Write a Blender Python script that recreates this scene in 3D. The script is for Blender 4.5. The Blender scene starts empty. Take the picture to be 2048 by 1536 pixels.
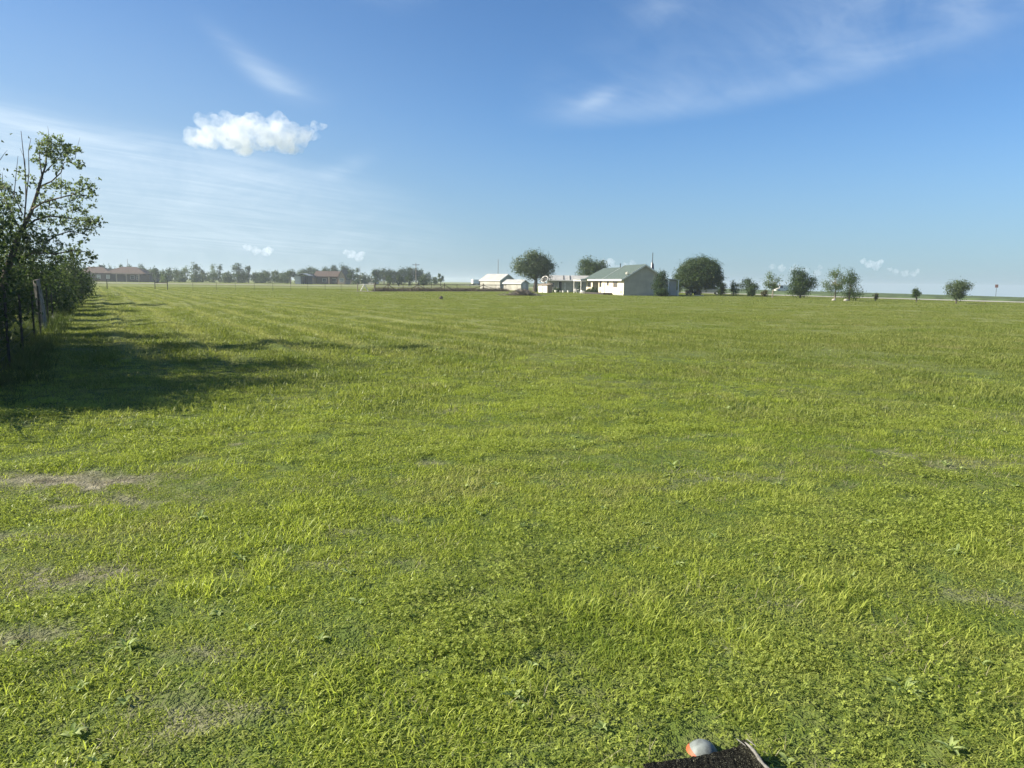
import bpy, math, random
import numpy as np
from mathutils import Vector, Matrix

random.seed(7)
RNG = np.random.default_rng(11)
sc = bpy.context.scene
COL = sc.collection
R = math.radians

# ------------------------------------------------------------------ camera
CAM_H, PITCH, ROLL, F = 1.65, R(7.55), R(0.75), 1536.0
_f = np.array([0, math.cos(PITCH), -math.sin(PITCH)])
_r0 = np.array([1.0, 0, 0])
_u0 = np.array([0, math.sin(PITCH), math.cos(PITCH)])
_r = _r0 * math.cos(ROLL) + _u0 * math.sin(ROLL)
_u = -_r0 * math.sin(ROLL) + _u0 * math.cos(ROLL)
cam_d = bpy.data.cameras.new("camera")
cam = bpy.data.objects.new("camera", cam_d)
COL.objects.link(cam)
cam_d.sensor_width = 36.0
cam_d.lens = 36.0 * F / 2048.0
cam_d.clip_start = 0.05
cam_d.clip_end = 20000
M = Matrix(((_r[0], _u[0], -_f[0], 0), (_r[1], _u[1], -_f[1], 0), (_r[2], _u[2], -_f[2], CAM_H), (0, 0, 0, 1)))
cam.matrix_world = M
sc.camera = cam

# ------------------------------------------------------------------ world, sun, exposure
SUN_EL, SUN_AZ = R(29.0), R(-92.0)          # azimuth clockwise from +Y: low sun on the left
EXPOSURE, SKY_STRENGTH, SUN_STRENGTH = 1.30, 0.065, 5.0
sc.view_settings.view_transform = 'Standard'
sc.view_settings.look = 'None'
sc.view_settings.exposure = EXPOSURE
sc.view_settings.gamma = 1.0
sc.cycles.use_denoising = True
sc.cycles.denoising_prefilter = 'ACCURATE'
sc.cycles.max_bounces = 8
sc.cycles.diffuse_bounces = 3
sc.cycles.glossy_bounces = 2
sc.cycles.transmission_bounces = 4
sc.cycles.volume_bounces = 8
sc.cycles.transparent_max_bounces = 8


class N:
    """tiny expression helper over math nodes"""
    def __init__(self, nt, sock): self.nt, self.s = nt, sock
    def _op(self, op, *o, rev=False, clamp=False):
        n = self.nt.nodes.new('ShaderNodeMath'); n.operation = op; n.use_clamp = clamp
        a = [self] + list(o)
        if rev: a = a[::-1]
        for i, v in enumerate(a):
            if isinstance(v, N): self.nt.links.new(v.s, n.inputs[i])
            else: n.inputs[i].default_value = float(v)
        return N(self.nt, n.outputs[0])
    def __add__(self, o): return self._op('ADD', o)
    __radd__ = __add__
    def __sub__(self, o): return self._op('SUBTRACT', o)
    def __rsub__(self, o): return self._op('SUBTRACT', o, rev=True)
    def __mul__(self, o): return self._op('MULTIPLY', o)
    __rmul__ = __mul__
    def __truediv__(self, o): return self._op('DIVIDE', o)
    def clamp(self): return self._op('ADD', 0.0, clamp=True)
    def pw(self, e): return self._op('POWER', e)
    def gauss(self, w):                                     # exp(-(x/w)^2)
        t = self * (1.0 / w)
        return (t * t * -1.0)._op('EXPONENT')
    def step(self, a, b):                                   # smoothstep a..b
        n = self.nt.nodes.new('ShaderNodeMapRange'); n.interpolation_type = 'SMOOTHSTEP'
        self.nt.links.new(self.s, n.inputs['Value'])
        n.inputs['From Min'].default_value = a; n.inputs['From Max'].default_value = b
        return N(self.nt, n.outputs[0])
    def mx(self, o): return self._op('MAXIMUM', o)
    def mn(self, o): return self._op('MINIMUM', o)


def noise(nt, vec, scale, detail=4, rough=0.55, dist=0.0):
    n = nt.nodes.new('ShaderNodeTexNoise')
    n.inputs['Scale'].default_value = scale; n.inputs['Detail'].default_value = detail
    n.inputs['Roughness'].default_value = rough; n.inputs['Distortion'].default_value = dist
    if vec is not None: nt.links.new(vec.s if isinstance(vec, N) else vec, n.inputs['Vector'])
    return N(nt, n.outputs['Fac'])


def combine(nt, x, y, z):
    n = nt.nodes.new('ShaderNodeCombineXYZ')
    for i, v in enumerate((x, y, z)):
        if isinstance(v, N): nt.links.new(v.s, n.inputs[i])
        else: n.inputs[i].default_value = v
    return N(nt, n.outputs[0])


def mixc(nt, fac, a, b):
    n = nt.nodes.new('ShaderNodeMix'); n.data_type = 'RGBA'
    for sock, v in ((n.inputs['Factor'], fac), (n.inputs['A'], a), (n.inputs['B'], b)):
        if isinstance(v, N): nt.links.new(v.s, sock)
        elif isinstance(v, (int, float)): sock.default_value = v
        else: sock.default_value = (*v, 1.0)
    return N(nt, n.outputs['Result'])


w = bpy.data.worlds.new("World"); sc.world = w; w.use_nodes = True
nt = w.node_tree; nt.nodes.clear()
out = nt.nodes.new('ShaderNodeOutputWorld'); bg = nt.nodes.new('ShaderNodeBackground')
nt.links.new(bg.outputs[0], out.inputs['Surface'])
sky = nt.nodes.new('ShaderNodeTexSky'); sky.sky_type = 'NISHITA'; sky.sun_disc = False
sky.sun_elevation = SUN_EL; sky.sun_rotation = SUN_AZ
sky.altitude = 200; sky.air_density = 1.0; sky.dust_density = 0.3; sky.ozone_density = 4.0
tc = nt.nodes.new('ShaderNodeTexCoord')
sep = nt.nodes.new('ShaderNodeSeparateXYZ'); nt.links.new(tc.outputs['Generated'], sep.inputs[0])
X, Y, Z = (N(nt, sep.outputs[i]) for i in range(3))
az = X._op('ARCTAN2', Y)                                    # radians right of +Y
el = Z._op('ARCSINE')
# plane coordinates at cloud height for fibrous high cloud
zz = Z.mx(0.03) + 0.06
px_ = X / zz; py_ = Y / zz
rot = 0.9
fx = px_ * math.cos(rot) + py_ * math.sin(rot); fy = py_ * math.cos(rot) - px_ * math.sin(rot)
fib = noise(nt, combine(nt, fx * 0.5, fy * 2.6, 0.3), 1.3, 7, 0.62, 0.8)
soft = noise(nt, combine(nt, px_ * 0.55, py_ * 0.55, 4.1), 1.2, 5, 0.55, 0.4)
wisp = noise(nt, combine(nt, az * 9.0, el * 22.0, 2.0), 1.0, 7, 0.6, 0.9)
fibre = (fib * 0.65 + wisp * 0.5).step(0.36, 0.86)
# A: long pale veil low on the left
cA = 0.165 - (az + 0.62) * 0.17
dA = el - cA
veil = dA.step(0.05, -0.035) * az.step(0.02, -0.36) * el.step(-0.02, 0.05)
veil = veil * (0.30 + fibre * 0.75)
coreA = (el - (0.152 - (az + 0.55) * 0.12)).gauss(0.022) * az.step(-0.10, -0.36) * (0.25 + fibre * 0.9)
low = el.step(0.13, 0.0) * (0.35 + az.step(0.25, -0.55) * 0.65)
# B: feathery wisp above the puffy cloud
wB = (az + 0.335) * 0.6 + (el - 0.285) * 0.8; vB = (el - 0.285) * 0.6 + (az + 0.335) * 0.8
wispB = (el - (0.238 - (az + 0.305) * 0.5 + (az + 0.305) * (az + 0.305) * 3.0)).gauss(0.014) * (az + 0.300).gauss(0.045) * (0.3 + fibre * 1.0)
# C: long arc climbing to the right
aC = az - 0.17
cC = 0.203 + aC * 0.075 + aC * aC * 0.30
dC = el - cC
arc = dC.step(-0.016, 0.014) * dC.step(0.12, 0.0) * az.step(-0.02, 0.10) * az.step(0.75, 0.35) * (0.10 + fibre * 0.95 + dC.gauss(0.020) * 0.55)
spot = (az - 0.105).gauss(0.028) * (el - 0.226 - (az - 0.105) * 0.35).gauss(0.011) * (0.4 + wisp.step(.35, .7) * .7)
# D: faint scraps
scrap = ((az + 0.155).gauss(0.05) * (el - 0.335).gauss(0.018) + (az - 0.17).gauss(0.05) * (el - 0.32).gauss(0.02)
         + (az - 0.45).gauss(0.2) * (el - 0.31).gauss(0.06) * 0.9) * fibre * 0.55
lowB = (az + 0.215).gauss(0.028) * (el - 0.136 - (az + 0.215) * 0.3).gauss(0.010) * (0.2 + fibre * 0.8)
mask = (veil * 0.75 + coreA * 0.5 + wispB * 0.55 + arc * 0.24 + spot * .36 + scrap * .5 + lowB * 0.4).clamp()
sv = combine(nt, X, Y, Z.mx(0.012)); nt.links.new(sv.s, sky.inputs['Vector'])   # the sky goes on below the field's crest
tintn = nt.nodes.new('ShaderNodeMix'); tintn.data_type = 'RGBA'; tintn.blend_type = 'MULTIPLY'; tintn.inputs['Factor'].default_value = 1
nt.links.new(sky.outputs[0], tintn.inputs['A']); tintn.inputs['B'].default_value = (.60, .79, .96, 1)   # deep blue of clean air
blue = N(nt, tintn.outputs['Result'])
glare = mixc(nt, el.step(0.22, -0.01) * 0.6, blue, (1.95, 2.8, 3.7))
glare = mixc(nt, el.step(0.42, 0.0) * az.step(0.15, -0.62) * 0.72, glare, (2.9, 3.85, 4.5))
cl = mixc(nt, mask * 0.80, glare, (5.3, 6.2, 7.0))
nt.links.new(cl.s, bg.inputs['Color'])
bg.inputs['Strength'].default_value = SKY_STRENGTH

sd = bpy.data.lights.new("sun", 'SUN'); sd.energy = SUN_STRENGTH; sd.angle = R(0.53); sd.color = (1.0, 0.91, 0.76)
sun = bpy.data.objects.new("sun", sd); COL.objects.link(sun)
to_sun = Vector((math.sin(SUN_AZ) * math.cos(SUN_EL), math.cos(SUN_AZ) * math.cos(SUN_EL), math.sin(SUN_EL)))
sun.rotation_euler = to_sun.to_track_quat('Z', 'Y').to_euler()
sun.location = (-30, 0, 30)


# ------------------------------------------------------------------ placing helpers (pixels of the photo -> metres)
def ray(px, py):
    return _f + _r * ((px - 1024) / F) - _u * ((py - 768) / F)


def smooth(t): t = np.clip(t, 0, 1); return t * t * (3 - 2 * t)


FENCE_A = np.array([-7.35, 10.6]); FENCE_D = np.array([-0.545, 1.0]); FENCE_D = FENCE_D / np.linalg.norm(FENCE_D)
FENCE_N = np.array([FENCE_D[1], -FENCE_D[0]])                   # points right, into the field
RUTS = [(2.0, .075), (3.5, .07), (5.3, .08), (6.7, .06), (8.9, .075), (10.4, .055), (12.6, .06), (14.6, .04), (17.2, .045)]


def ground_z(x, y):
    x = np.asarray(x, float); y = np.asarray(y, float)
    d = np.hypot(x, y)
    z = 0.022 * (np.sin(x * .41 + 1.3 * np.sin(y * .23)) + np.sin(y * .37 + 1.1 * np.sin(x * .29 + 2)) ) * smooth((d - 3) / 10) * smooth((140 - d) / 80)
    z = z + 0.012 * np.sin(x * 1.7 + 2 * np.sin(y * .9)) * np.sin(y * 1.45 + np.sin(x * 1.1)) * smooth((80 - d) / 50)
    u = (x - FENCE_A[0]) * FENCE_N[0] + (y - FENCE_A[1]) * FENCE_N[1]
    v = (x - FENCE_A[0]) * FENCE_D[0] + (y - FENCE_A[1]) * FENCE_D[1]
    wob = .12 * np.sin(v * .21) + .08 * np.sin(v * .53 + 1)
    env = smooth((v + 2) / 9) * smooth((115 - v) / 40)
    for u0, a in RUTS:
        t = (u - u0 + wob) / .22
        z = z + env * a * (np.exp(-t * t) - .8 * np.exp(-(t - 1.7) ** 2))
    s = (x - 93.0) / 6
    z = z - 0.035 * 6 * np.where(s > 30, s, np.log1p(np.exp(np.clip(s, -40, 30)))) 
    return z


def gz(x, y): return float(ground_z(x, y))


def at(px, Y):
    d = ray(px, 563 + (px - 1024) * .0131)
    x = d[0] / d[1] * Y
    return x, Y


def ztop(px, py, Y):
    d = ray(px, py); return CAM_H + d[2] / d[1] * Y


def gp(px, py):
    d = ray(px, py); t = -CAM_H / d[2]
    return d[0] * t, d[1] * t


# ------------------------------------------------------------------ mesh builder
class MB:
    def __init__(self): self.v, self.f, self.n = [], [], 0
    def add(self, verts, faces):
        self.v.extend([tuple(p) for p in verts]); self.f.extend([tuple(i + self.n for i in q) for q in faces]); self.n += len(verts)
        return self
    def box(self, x0, x1, y0, y1, z0, z1, rz=0, o=None):
        P = [(x, y, z) for z in (z0, z1) for x, y in ((x0, y0), (x1, y0), (x1, y1), (x0, y1))]
        if rz or o:
            c, s = math.cos(rz), math.sin(rz); o = o or (0, 0, 0)
            P = [(o[0] + p[0] * c - p[1] * s, o[1] + p[0] * s + p[1] * c, o[2] + p[2]) for p in P]
        return self.add(P, [(3, 2, 1, 0), (4, 5, 6, 7), (0, 1, 5, 4), (1, 2, 6, 5), (2, 3, 7, 6), (3, 0, 4, 7)])
    def tube(self, pts, rad, n=6, cap=True):
        pts = [Vector(p) for p in pts]
        if not isinstance(rad, (list, tuple)): rad = [rad] * len(pts)
        V, Fc = [], []
        ref = Vector((0.31, 0.17, 0.93))
        for i, p in enumerate(pts):
            d = (pts[min(i + 1, len(pts) - 1)] - pts[max(i - 1, 0)]).normalized()
            a = d.cross(ref if abs(d.dot(ref)) < .95 else Vector((1, 0, 0))).normalized(); b = d.cross(a)
            for k in range(n):
                t = 2 * math.pi * k / n
                V.append(p + (a * math.cos(t) + b * math.sin(t)) * rad[i])
        for i in range(len(pts) - 1):
            for k in range(n):
                k2 = (k + 1) % n
                Fc.append((i * n + k, (i + 1) * n + k, (i + 1) * n + k2, i * n + k2))
        if cap:
            Fc.append(tuple(range(n))); Fc.append(tuple((len(pts) - 1) * n + k for k in range(n))[::-1])
        return self.add(V, Fc)
    def bar(self, a, b, w, h=None):                              # square bar a->b
        return self.tube([a, b], [w * .7071, w * .7071], 4)
    def prism(self, prof, y0, y1):                               # profile in (x,z), extruded along y
        n = len(prof)
        V = [(p[0], y0, p[1]) for p in prof] + [(p[0], y1, p[1]) for p in prof]
        Fc = [(i, (i + 1) % n, (i + 1) % n + n, i + n) for i in range(n)] + [tuple(range(n))[::-1], tuple(range(n, 2 * n))]
        return self.add(V, Fc)
    def prism_y(self, prof, x0, x1):                             # profile in (y,z), extruded along x
        n = len(prof)
        V = [(x0, p[0], p[1]) for p in prof] + [(x1, p[0], p[1]) for p in prof]
        Fc = [(i, i + n, (i + 1) % n + n, (i + 1) % n) for i in range(n)] + [tuple(range(n)), tuple(range(n, 2 * n))[::-1]]
        return self.add(V, Fc)
    def lathe(self, prof, n=16, o=(0, 0, 0)):                    # (radius,z)
        V, Fc = [], []
        for r, z in prof:
            for k in range(n):
                t = 2 * math.pi * k / n; V.append((o[0] + r * math.cos(t), o[1] + r * math.sin(t), o[2] + z))
        for i in range(len(prof) - 1):
            for k in range(n):
                k2 = (k + 1) % n; Fc.append((i * n + k, i * n + k2, (i + 1) * n + k2, (i + 1) * n + k))
        return self.add(V, Fc)
    def build(self, name, mat, parent=None, smooth=False, bevel=0):
        me = bpy.data.meshes.new(name); me.from_pydata(self.v, [], self.f); me.update()
        if smooth: me.polygons.foreach_set('use_smooth', [True] * len(me.polygons))
        return link(name, me, mat, parent, bevel)


def link(name, me, mat, parent=None, bevel=0):
    o = bpy.data.objects.new(name, me); COL.objects.link(o)
    if mat:
        me.materials.clear()
        for m in (mat if isinstance(mat, (list, tuple)) else [mat]): me.materials.append(m)
    if parent: o.parent = parent
    if bevel:
        b = o.modifiers.new('bevel', 'BEVEL'); b.width = bevel; b.segments = 2; b.limit_method = 'ANGLE'
    return o


def np_mesh(name, V, Fq, tint=None):
    """V (n,3), Fq (m,4) -> mesh with optional per-corner-free vertex tint"""
    me = bpy.data.meshes.new(name)
    me.vertices.add(len(V)); me.vertices.foreach_set('co', np.ascontiguousarray(V, dtype=np.float32).ravel())
    k = Fq.shape[1]; m = len(Fq)
    me.loops.add(m * k); me.loops.foreach_set('vertex_index', np.ascontiguousarray(Fq, dtype=np.int32).ravel())
    me.polygons.add(m)
    me.polygons.foreach_set('loop_start', np.arange(m, dtype=np.int32) * k)
    try: me.polygons.foreach_set('loop_total', np.full(m, k, dtype=np.int32))
    except Exception: pass
    if tint is not None:
        a = me.attributes.new('tint', 'FLOAT', 'POINT'); a.data.foreach_set('value', np.ascontiguousarray(tint, dtype=np.float32))
    me.update(calc_edges=True)
    return me


def tag(o, label=None, cat=None, group=None, kind=None):
    if label: o['label'] = label
    if cat: o['category'] = cat
    if group: o['group'] = group
    if kind: o['kind'] = kind
    return o


def empty(name, x, y, z=None, rz=0):
    o = bpy.data.objects.new(name, None); COL.objects.link(o)
    o.empty_display_size = .2
    o.location = (x, y, gz(x, y) if z is None else z); o.rotation_euler = (0, 0, rz)
    return o


def copy_tree(o, parent=None):
    c = o.copy(); COL.objects.link(c)
    if parent: c.parent = parent
    for ch in [k for k in bpy.data.objects if k.parent == o]: copy_tree(ch, c)
    return c


# ------------------------------------------------------------------ materials
def mat(name, color, rough=.85, metal=0.0, var=0.15, scale=3.0, bump=0.0, bscale=None, spec=0.3, color2=None, stretch=None):
    m = bpy.data.materials.new(name); m.use_nodes = True; t = m.node_tree
    b = t.nodes['Principled BSDF']
    b.inputs['Roughness'].default_value = rough; b.inputs['Metallic'].default_value = metal
    b.inputs['Specular IOR Level'].default_value = spec
    tcn = t.nodes.new('ShaderNodeTexCoord'); vec = tcn.outputs['Object']
    if stretch:
        mp = t.nodes.new('ShaderNodeMapping'); mp.inputs['Scale'].default_value = stretch
        t.links.new(vec, mp.inputs[0]); vec = mp.outputs[0]
    n = noise(t, vec, scale, 6, .6)
    c2 = color2 or tuple(max(0, c * (1 - var * 2.2)) for c in color)
    c1 = tuple(min(1, c * (1 + var * .6)) for c in color)
    t.links.new(mixc(t, n.step(.32, .68), c2, c1).s, b.inputs['Base Color'])
    if bump:
        bp = t.nodes.new('ShaderNodeBump'); bp.inputs['Strength'].default_value = bump; bp.inputs['Distance'].default_value = .02
        t.links.new(noise(t, vec, bscale or scale * 6, 5, .6).s, bp.inputs['Height']); t.links.new(bp.outputs[0], b.inputs['Normal'])
    return m


def siding(name, color, period, axis='Z', rough=.7, depth=.012, var=.08):
    """clapboard / ribbed sheet: a wave bump along one axis"""
    m = mat(name, color, rough, var=var, scale=.8); t = m.node_tree; b = t.nodes['Principled BSDF']
    tcn = t.nodes.new('ShaderNodeTexCoord'); wv = t.nodes.new('ShaderNodeTexWave')
    wv.wave_type = 'BANDS'; wv.bands_direction = axis; wv.wave_profile = 'SAW'
    wv.inputs['Scale'].default_value = 1.0 / period * .3142 * 1.0
    t.links.new(tcn.outputs['Object'], wv.inputs['Vector'])
    bp = t.nodes.new('ShaderNodeBump'); bp.inputs['Strength'].default_value = .8; bp.inputs['Distance'].default_value = depth
    t.links.new(wv.outputs['Fac'], bp.inputs['Height']); t.links.new(bp.outputs[0], b.inputs['Normal'])
    return m


def brick(name, c1, c2, mortar):
    m = bpy.data.materials.new(name); m.use_nodes = True; t = m.node_tree; b = t.nodes['Principled BSDF']
    b.inputs['Roughness'].default_value = .9
    tcn = t.nodes.new('ShaderNodeTexCoord'); s = t.nodes.new('ShaderNodeSeparateXYZ'); t.links.new(tcn.outputs['Object'], s.inputs[0])
    x, y, z = (N(t, s.outputs[i]) for i in range(3))
    v = combine(t, x + y, z, 0.0)
    bt = t.nodes.new('ShaderNodeTexBrick'); t.links.new(v.s, bt.inputs['Vector'])
    bt.inputs['Scale'].default_value = 1; bt.inputs['Brick Width'].default_value = .4; bt.inputs['Row Height'].default_value = .2
    bt.inputs['Mortar Size'].default_value = .012
    bt.inputs['Color1'].default_value = (*c1, 1); bt.inputs['Color2'].default_value = (*c2, 1); bt.inputs['Mortar'].default_value = (*mortar, 1)
    n = noise(t, tcn.outputs['Object'], .7, 5)
    t.links.new(mixc(t, n.step(.3, .75) * .35, N(t, bt.outputs['Color']), tuple(a * .6 for a in c1)).s, b.inputs['Base Color'])
    return m


def leaf_mat(name, c_dark, c_light, trans=.35, pos_noise=0.0, c_alt=None, gloss=.03, scale=.35, turf=False):
    m = bpy.data.materials.new(name); m.use_nodes = True; t = m.node_tree; t.nodes.clear()
    o = t.nodes.new('ShaderNodeOutputMaterial')
    at_ = t.nodes.new('ShaderNodeAttribute'); at_.attribute_name = 'tint'
    tint = N(t, at_.outputs['Fac'])
    col = mixc(t, tint.clamp(), c_dark, c_light)
    if c_alt:
        g = t.nodes.new('ShaderNodeNewGeometry')
        p = N(t, g.outputs['Position'])
        big = noise(t, p, scale, 4, .6); sm = noise(t, p, scale * 5, 3, .6)
        col = mixc(t, (big * .6 + sm * .45).step(.45, .68) * pos_noise, col, c_alt)
    if turf:                                                  # patches of lusher and of straw-coloured growth, and the mower's rows by the fence
        sp = t.nodes.new('ShaderNodeSeparateXYZ'); t.links.new(p.s, sp.inputs[0]); x, y = N(t, sp.outputs[0]), N(t, sp.outputs[1])
        u = (x - FENCE_A[0]) * FENCE_N[0] + (y - FENCE_A[1]) * FENCE_N[1]; v = (x - FENCE_A[0]) * FENCE_D[0] + (y - FENCE_A[1]) * FENCE_D[1]
        lush = noise(t, p, .42, 5, .6); straw = noise(t, combine(t, x + 31.0, y + 17.0, 0.0), .8, 5, .65)
        col = mixc(t, lush.step(.50, .66) * .55, col, (c_dark[0] * .95, c_dark[1] * 1.12, c_dark[2] * .9))
        col = mixc(t, straw.step(.54, .70) * .55, col, (.34, .31, .15))
        wob = (noise(t, combine(t, u * .2, v * .10, 5.0), 1.0, 3, .5) - .5) * 1.6
        row = ((u + wob) * (6.283 / 1.72))._op('SINE') * .5 + .5
        env = u.step(24.0, 9.0) * u.step(.3, 1.6) * v.step(0.0, 7.0)
        col = mixc(t, row.step(.45, .95) * env * .55, col, (.42, .41, .15))
        col = mixc(t, row.step(.42, .05) * env * .40, col, (c_dark[0], c_dark[1], c_dark[2]))
    df = t.nodes.new('ShaderNodeBsdfDiffuse'); tr = t.nodes.new('ShaderNodeBsdfTranslucent'); gl = t.nodes.new('ShaderNodeBsdfGlossy')
    gl.inputs['Roughness'].default_value = .45; gl.inputs['Color'].default_value = (.8, .85, .8, 1)
    t.links.new(col.s, df.inputs[0])
    tcx = mixc(t, .5, col, (c_light[0] * 1.2, c_light[1] * 1.3, c_light[2] * .5)); t.links.new(tcx.s, tr.inputs[0])
    m1 = t.nodes.new('ShaderNodeMixShader'); m1.inputs[0].default_value = trans
    t.links.new(df.outputs[0], m1.inputs[1]); t.links.new(tr.outputs[0], m1.inputs[2])
    fr = t.nodes.new('ShaderNodeLayerWeight'); fr.inputs[0].default_value = .3
    m2 = t.nodes.new('ShaderNodeMixShader')
    t.links.new((N(t, fr.outputs['Fresnel']) * gloss).s, m2.inputs[0])
    t.links.new(m1.outputs[0], m2.inputs[1]); t.links.new(gl.outputs[0], m2.inputs[2])
    t.links.new(m2.outputs[0], o.inputs['Surface'])
    return m


ML = dict(
    grass=leaf_mat('grass_blades', (.115, .165, .024), (.47, .53, .11), .50, .5, (.40, .41, .14), .02, .22, turf=True),
    meadow=leaf_mat('meadow_blades', (.10, .135, .030), (.27, .305, .080), .44, .6, (.25, .255, .095), .02, .10, turf=True),
    clover=leaf_mat('clover_leaves', (.115, .16, .03), (.42, .48, .10), .45, .5, (.27, .31, .09), .02),
    weed=leaf_mat('weed_leaves', (.17, .24, .07), (.46, .53, .22), .4, .5, (.22, .29, .07), .04),
    straw=leaf_mat('straw', (.20, .19, .11), (.40, .38, .25), .25, .5, (.27, .24, .14), .02),
    tallweed=leaf_mat('tall_weeds', (.05, .085, .02), (.13, .17, .05), .35, .5, (.13, .13, .06), .02, .6),
    near=leaf_mat('hackberry_leaves', (.075, .108, .058), (.20, .25, .13), .5, .5, (.085, .12, .06), .03),
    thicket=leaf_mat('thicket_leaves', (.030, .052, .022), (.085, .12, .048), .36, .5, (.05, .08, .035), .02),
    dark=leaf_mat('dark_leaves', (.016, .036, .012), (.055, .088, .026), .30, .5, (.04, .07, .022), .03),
    mid=leaf_mat('mid_leaves', (.024, .048, .016), (.078, .115, .036), .32, .5, (.055, .085, .03), .03),
    light=leaf_mat('light_leaves', (.06, .10, .03), (.15, .20, .065), .36, .5, (.11, .15, .055), .03),
    silver=leaf_mat('silvery_leaves', (.045, .075, .035), (.13, .165, .085), .32, .6, (.085, .115, .055), .04),
    rust=leaf_mat('rusty_leaves', (.07, .075, .03), (.15, .13, .055), .32, .5, (.12, .1, .04), .03),
    dry=leaf_mat('dry_twigs', (.07, .055, .04), (.19, .15, .105), .1, .5, (.1, .09, .06), .05),
)
M_bark = mat('bark', (.12, .105, .085), .95, var=.3, scale=9, bump=.6, stretch=(1, 1, .25))
M_palebark = mat('pale_bark', (.30, .26, .20), .95, var=.25, scale=9, bump=.5, stretch=(1, 1, .25))
M_oldwood = mat('weathered_wood', (.27, .245, .21), .95, var=.3, scale=6, bump=.7, stretch=(6, 6, .5))
M_steel = mat('dark_steel', (.055, .06, .055), .6, .3, var=.3, scale=12)
M_rust = mat('rusty_pipe', (.13, .10, .075), .75, .3, var=.35, scale=6)
M_white = mat('white_paint', (.78, .76, .70), .6, var=.06, scale=1.5)
M_whitewood = mat('old_white_paint', (.62, .60, .55), .8, var=.15, scale=3)
M_cream = brick('cream_painted_brick', (.64, .57, .44), (.60, .53, .41), (.55, .48, .37))
M_creamplain = siding('cream_metal', (.40, .385, .335), .3, 'X', .55)
M_boards_and_shade = siding('grey_boards_and_shade', (.40, .375, .325), .25, 'X', .8)  # real grey boards, and the shade painted on the cream house's gable
M_green_roof = mat('green_shingles', (.074, .104, .090), .8, var=.14, scale=4, bump=.4, bscale=24)
M_metalroof = siding('pale_metal_roof', (.42, .415, .385), .35, 'X', .45, .02)
M_zinc = siding('galvanised_sheet', (.36, .38, .375), .3, 'Y', .5, .015)
M_brown_roof = mat('brown_shingles', (.105, .074, .058), .9, var=.2, scale=2.5, bump=.4, bscale=20)
M_tan_roof = mat('tan_shingles', (.20, .15, .115), .9, var=.2, scale=2.5, bump=.4, bscale=20)
M_brownbrick = brick('brown_brick', (.085, .06, .05), (.11, .075, .06), (.15, .13, .115))
M_tanbrick = brick('tan_brick', (.40, .29, .20), (.36, .26, .18), (.5, .45, .38))
M_glass = mat('window_glass', (.035, .045, .05), .08, var=.2, spec=.6)
M_paleglass = mat('curtained_glass', (.34, .34, .33), .25, var=.15, spec=.5)
M_greyglass = mat('dim_glass', (.13, .12, .11), .2, var=.2, spec=.5)
M_browntrim = mat('brown_window_trim', (.16, .12, .09), .8)
M_shadeboard = mat('brown_boarding', (.30, .24, .18), .9, var=.15, scale=2, stretch=(6, 6, .5))
M_darktrim = mat('dark_trim', (.05, .045, .04), .8)
M_concrete = mat('pale_concrete', (.42, .40, .35), .9, var=.15, scale=4, bump=.3)
M_box = mat('grey_green_box', (.36, .42, .40), .5, var=.06)
M_tyre = mat('tyre_rubber', (.02, .02, .02), .85)
M_car = mat('grey_car_paint', (.16, .19, .20), .25, .3, var=.05, spec=.6)
M_blackplastic = mat('black_plastic', (.025, .025, .028), .5)
M_orange = mat('orange_plastic', (.42, .10, .04), .55, var=.1, scale=20)
M_flagblue = mat('blue_cloth', (.03, .05, .16), .9)
M_red = mat('red_sign', (.11, .06, .055), .6, var=.2)


# ------------------------------------------------------------------ ground
def vnoise(x, y, seed, freq):
    """cheap smooth value noise, about 0..1"""
    r = np.random.default_rng(seed); s = np.zeros_like(x); amp = 0
    for k in range(7):
        a = r.uniform(0, 2 * math.pi); f = freq * r.uniform(.6, 1.9); p = r.uniform(0, 7)
        s += np.sin((x * math.cos(a) + y * math.sin(a)) * f + p + 1.2 * np.sin((x * math.sin(a) - y * math.cos(a)) * f * .7 + p * 2)); amp += 1
    return .5 + .5 * s / amp * 1.8


DRY = [(gp(165, 1150), .55, .17, .85), (gp(110, 1165), .3, .22, .6), (gp(120, 960), .8, .26, .8), (gp(230, 1005), .5, .2, .6), (gp(60, 1075), .45, .16, .5), (gp(650, 1130), .35, .12, .35), (gp(1980, 930), .9, .3, .4), (gp(2010, 1200), .35, .14, .4), (gp(340, 1430), .26, .13, .6), (gp(10, 1290), .3, .2, .6), (gp(1440, 955), .6, .22, .35), (gp(480, 1300), .3, .1, .4)]


def dryness(xy):
    x, y = xy[:, 0], xy[:, 1]; d = np.zeros(len(x))
    for (c, a, b, k) in DRY: d = np.maximum(d, k * np.exp(-(((x - c[0] + .12 * np.sin(y * 9 + c[0])) / a) ** 2 + ((y - c[1] + .05 * np.sin(x * 11 + c[1])) / b) ** 2)))
    n = vnoise(x, y, 21, 3.1) * .6 + vnoise(x, y, 22, 8.0) * .4
    return np.clip(d * (.6 + .6 * n) + np.clip((n - .78) * 2.0, 0, .4), 0, 1)



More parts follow.
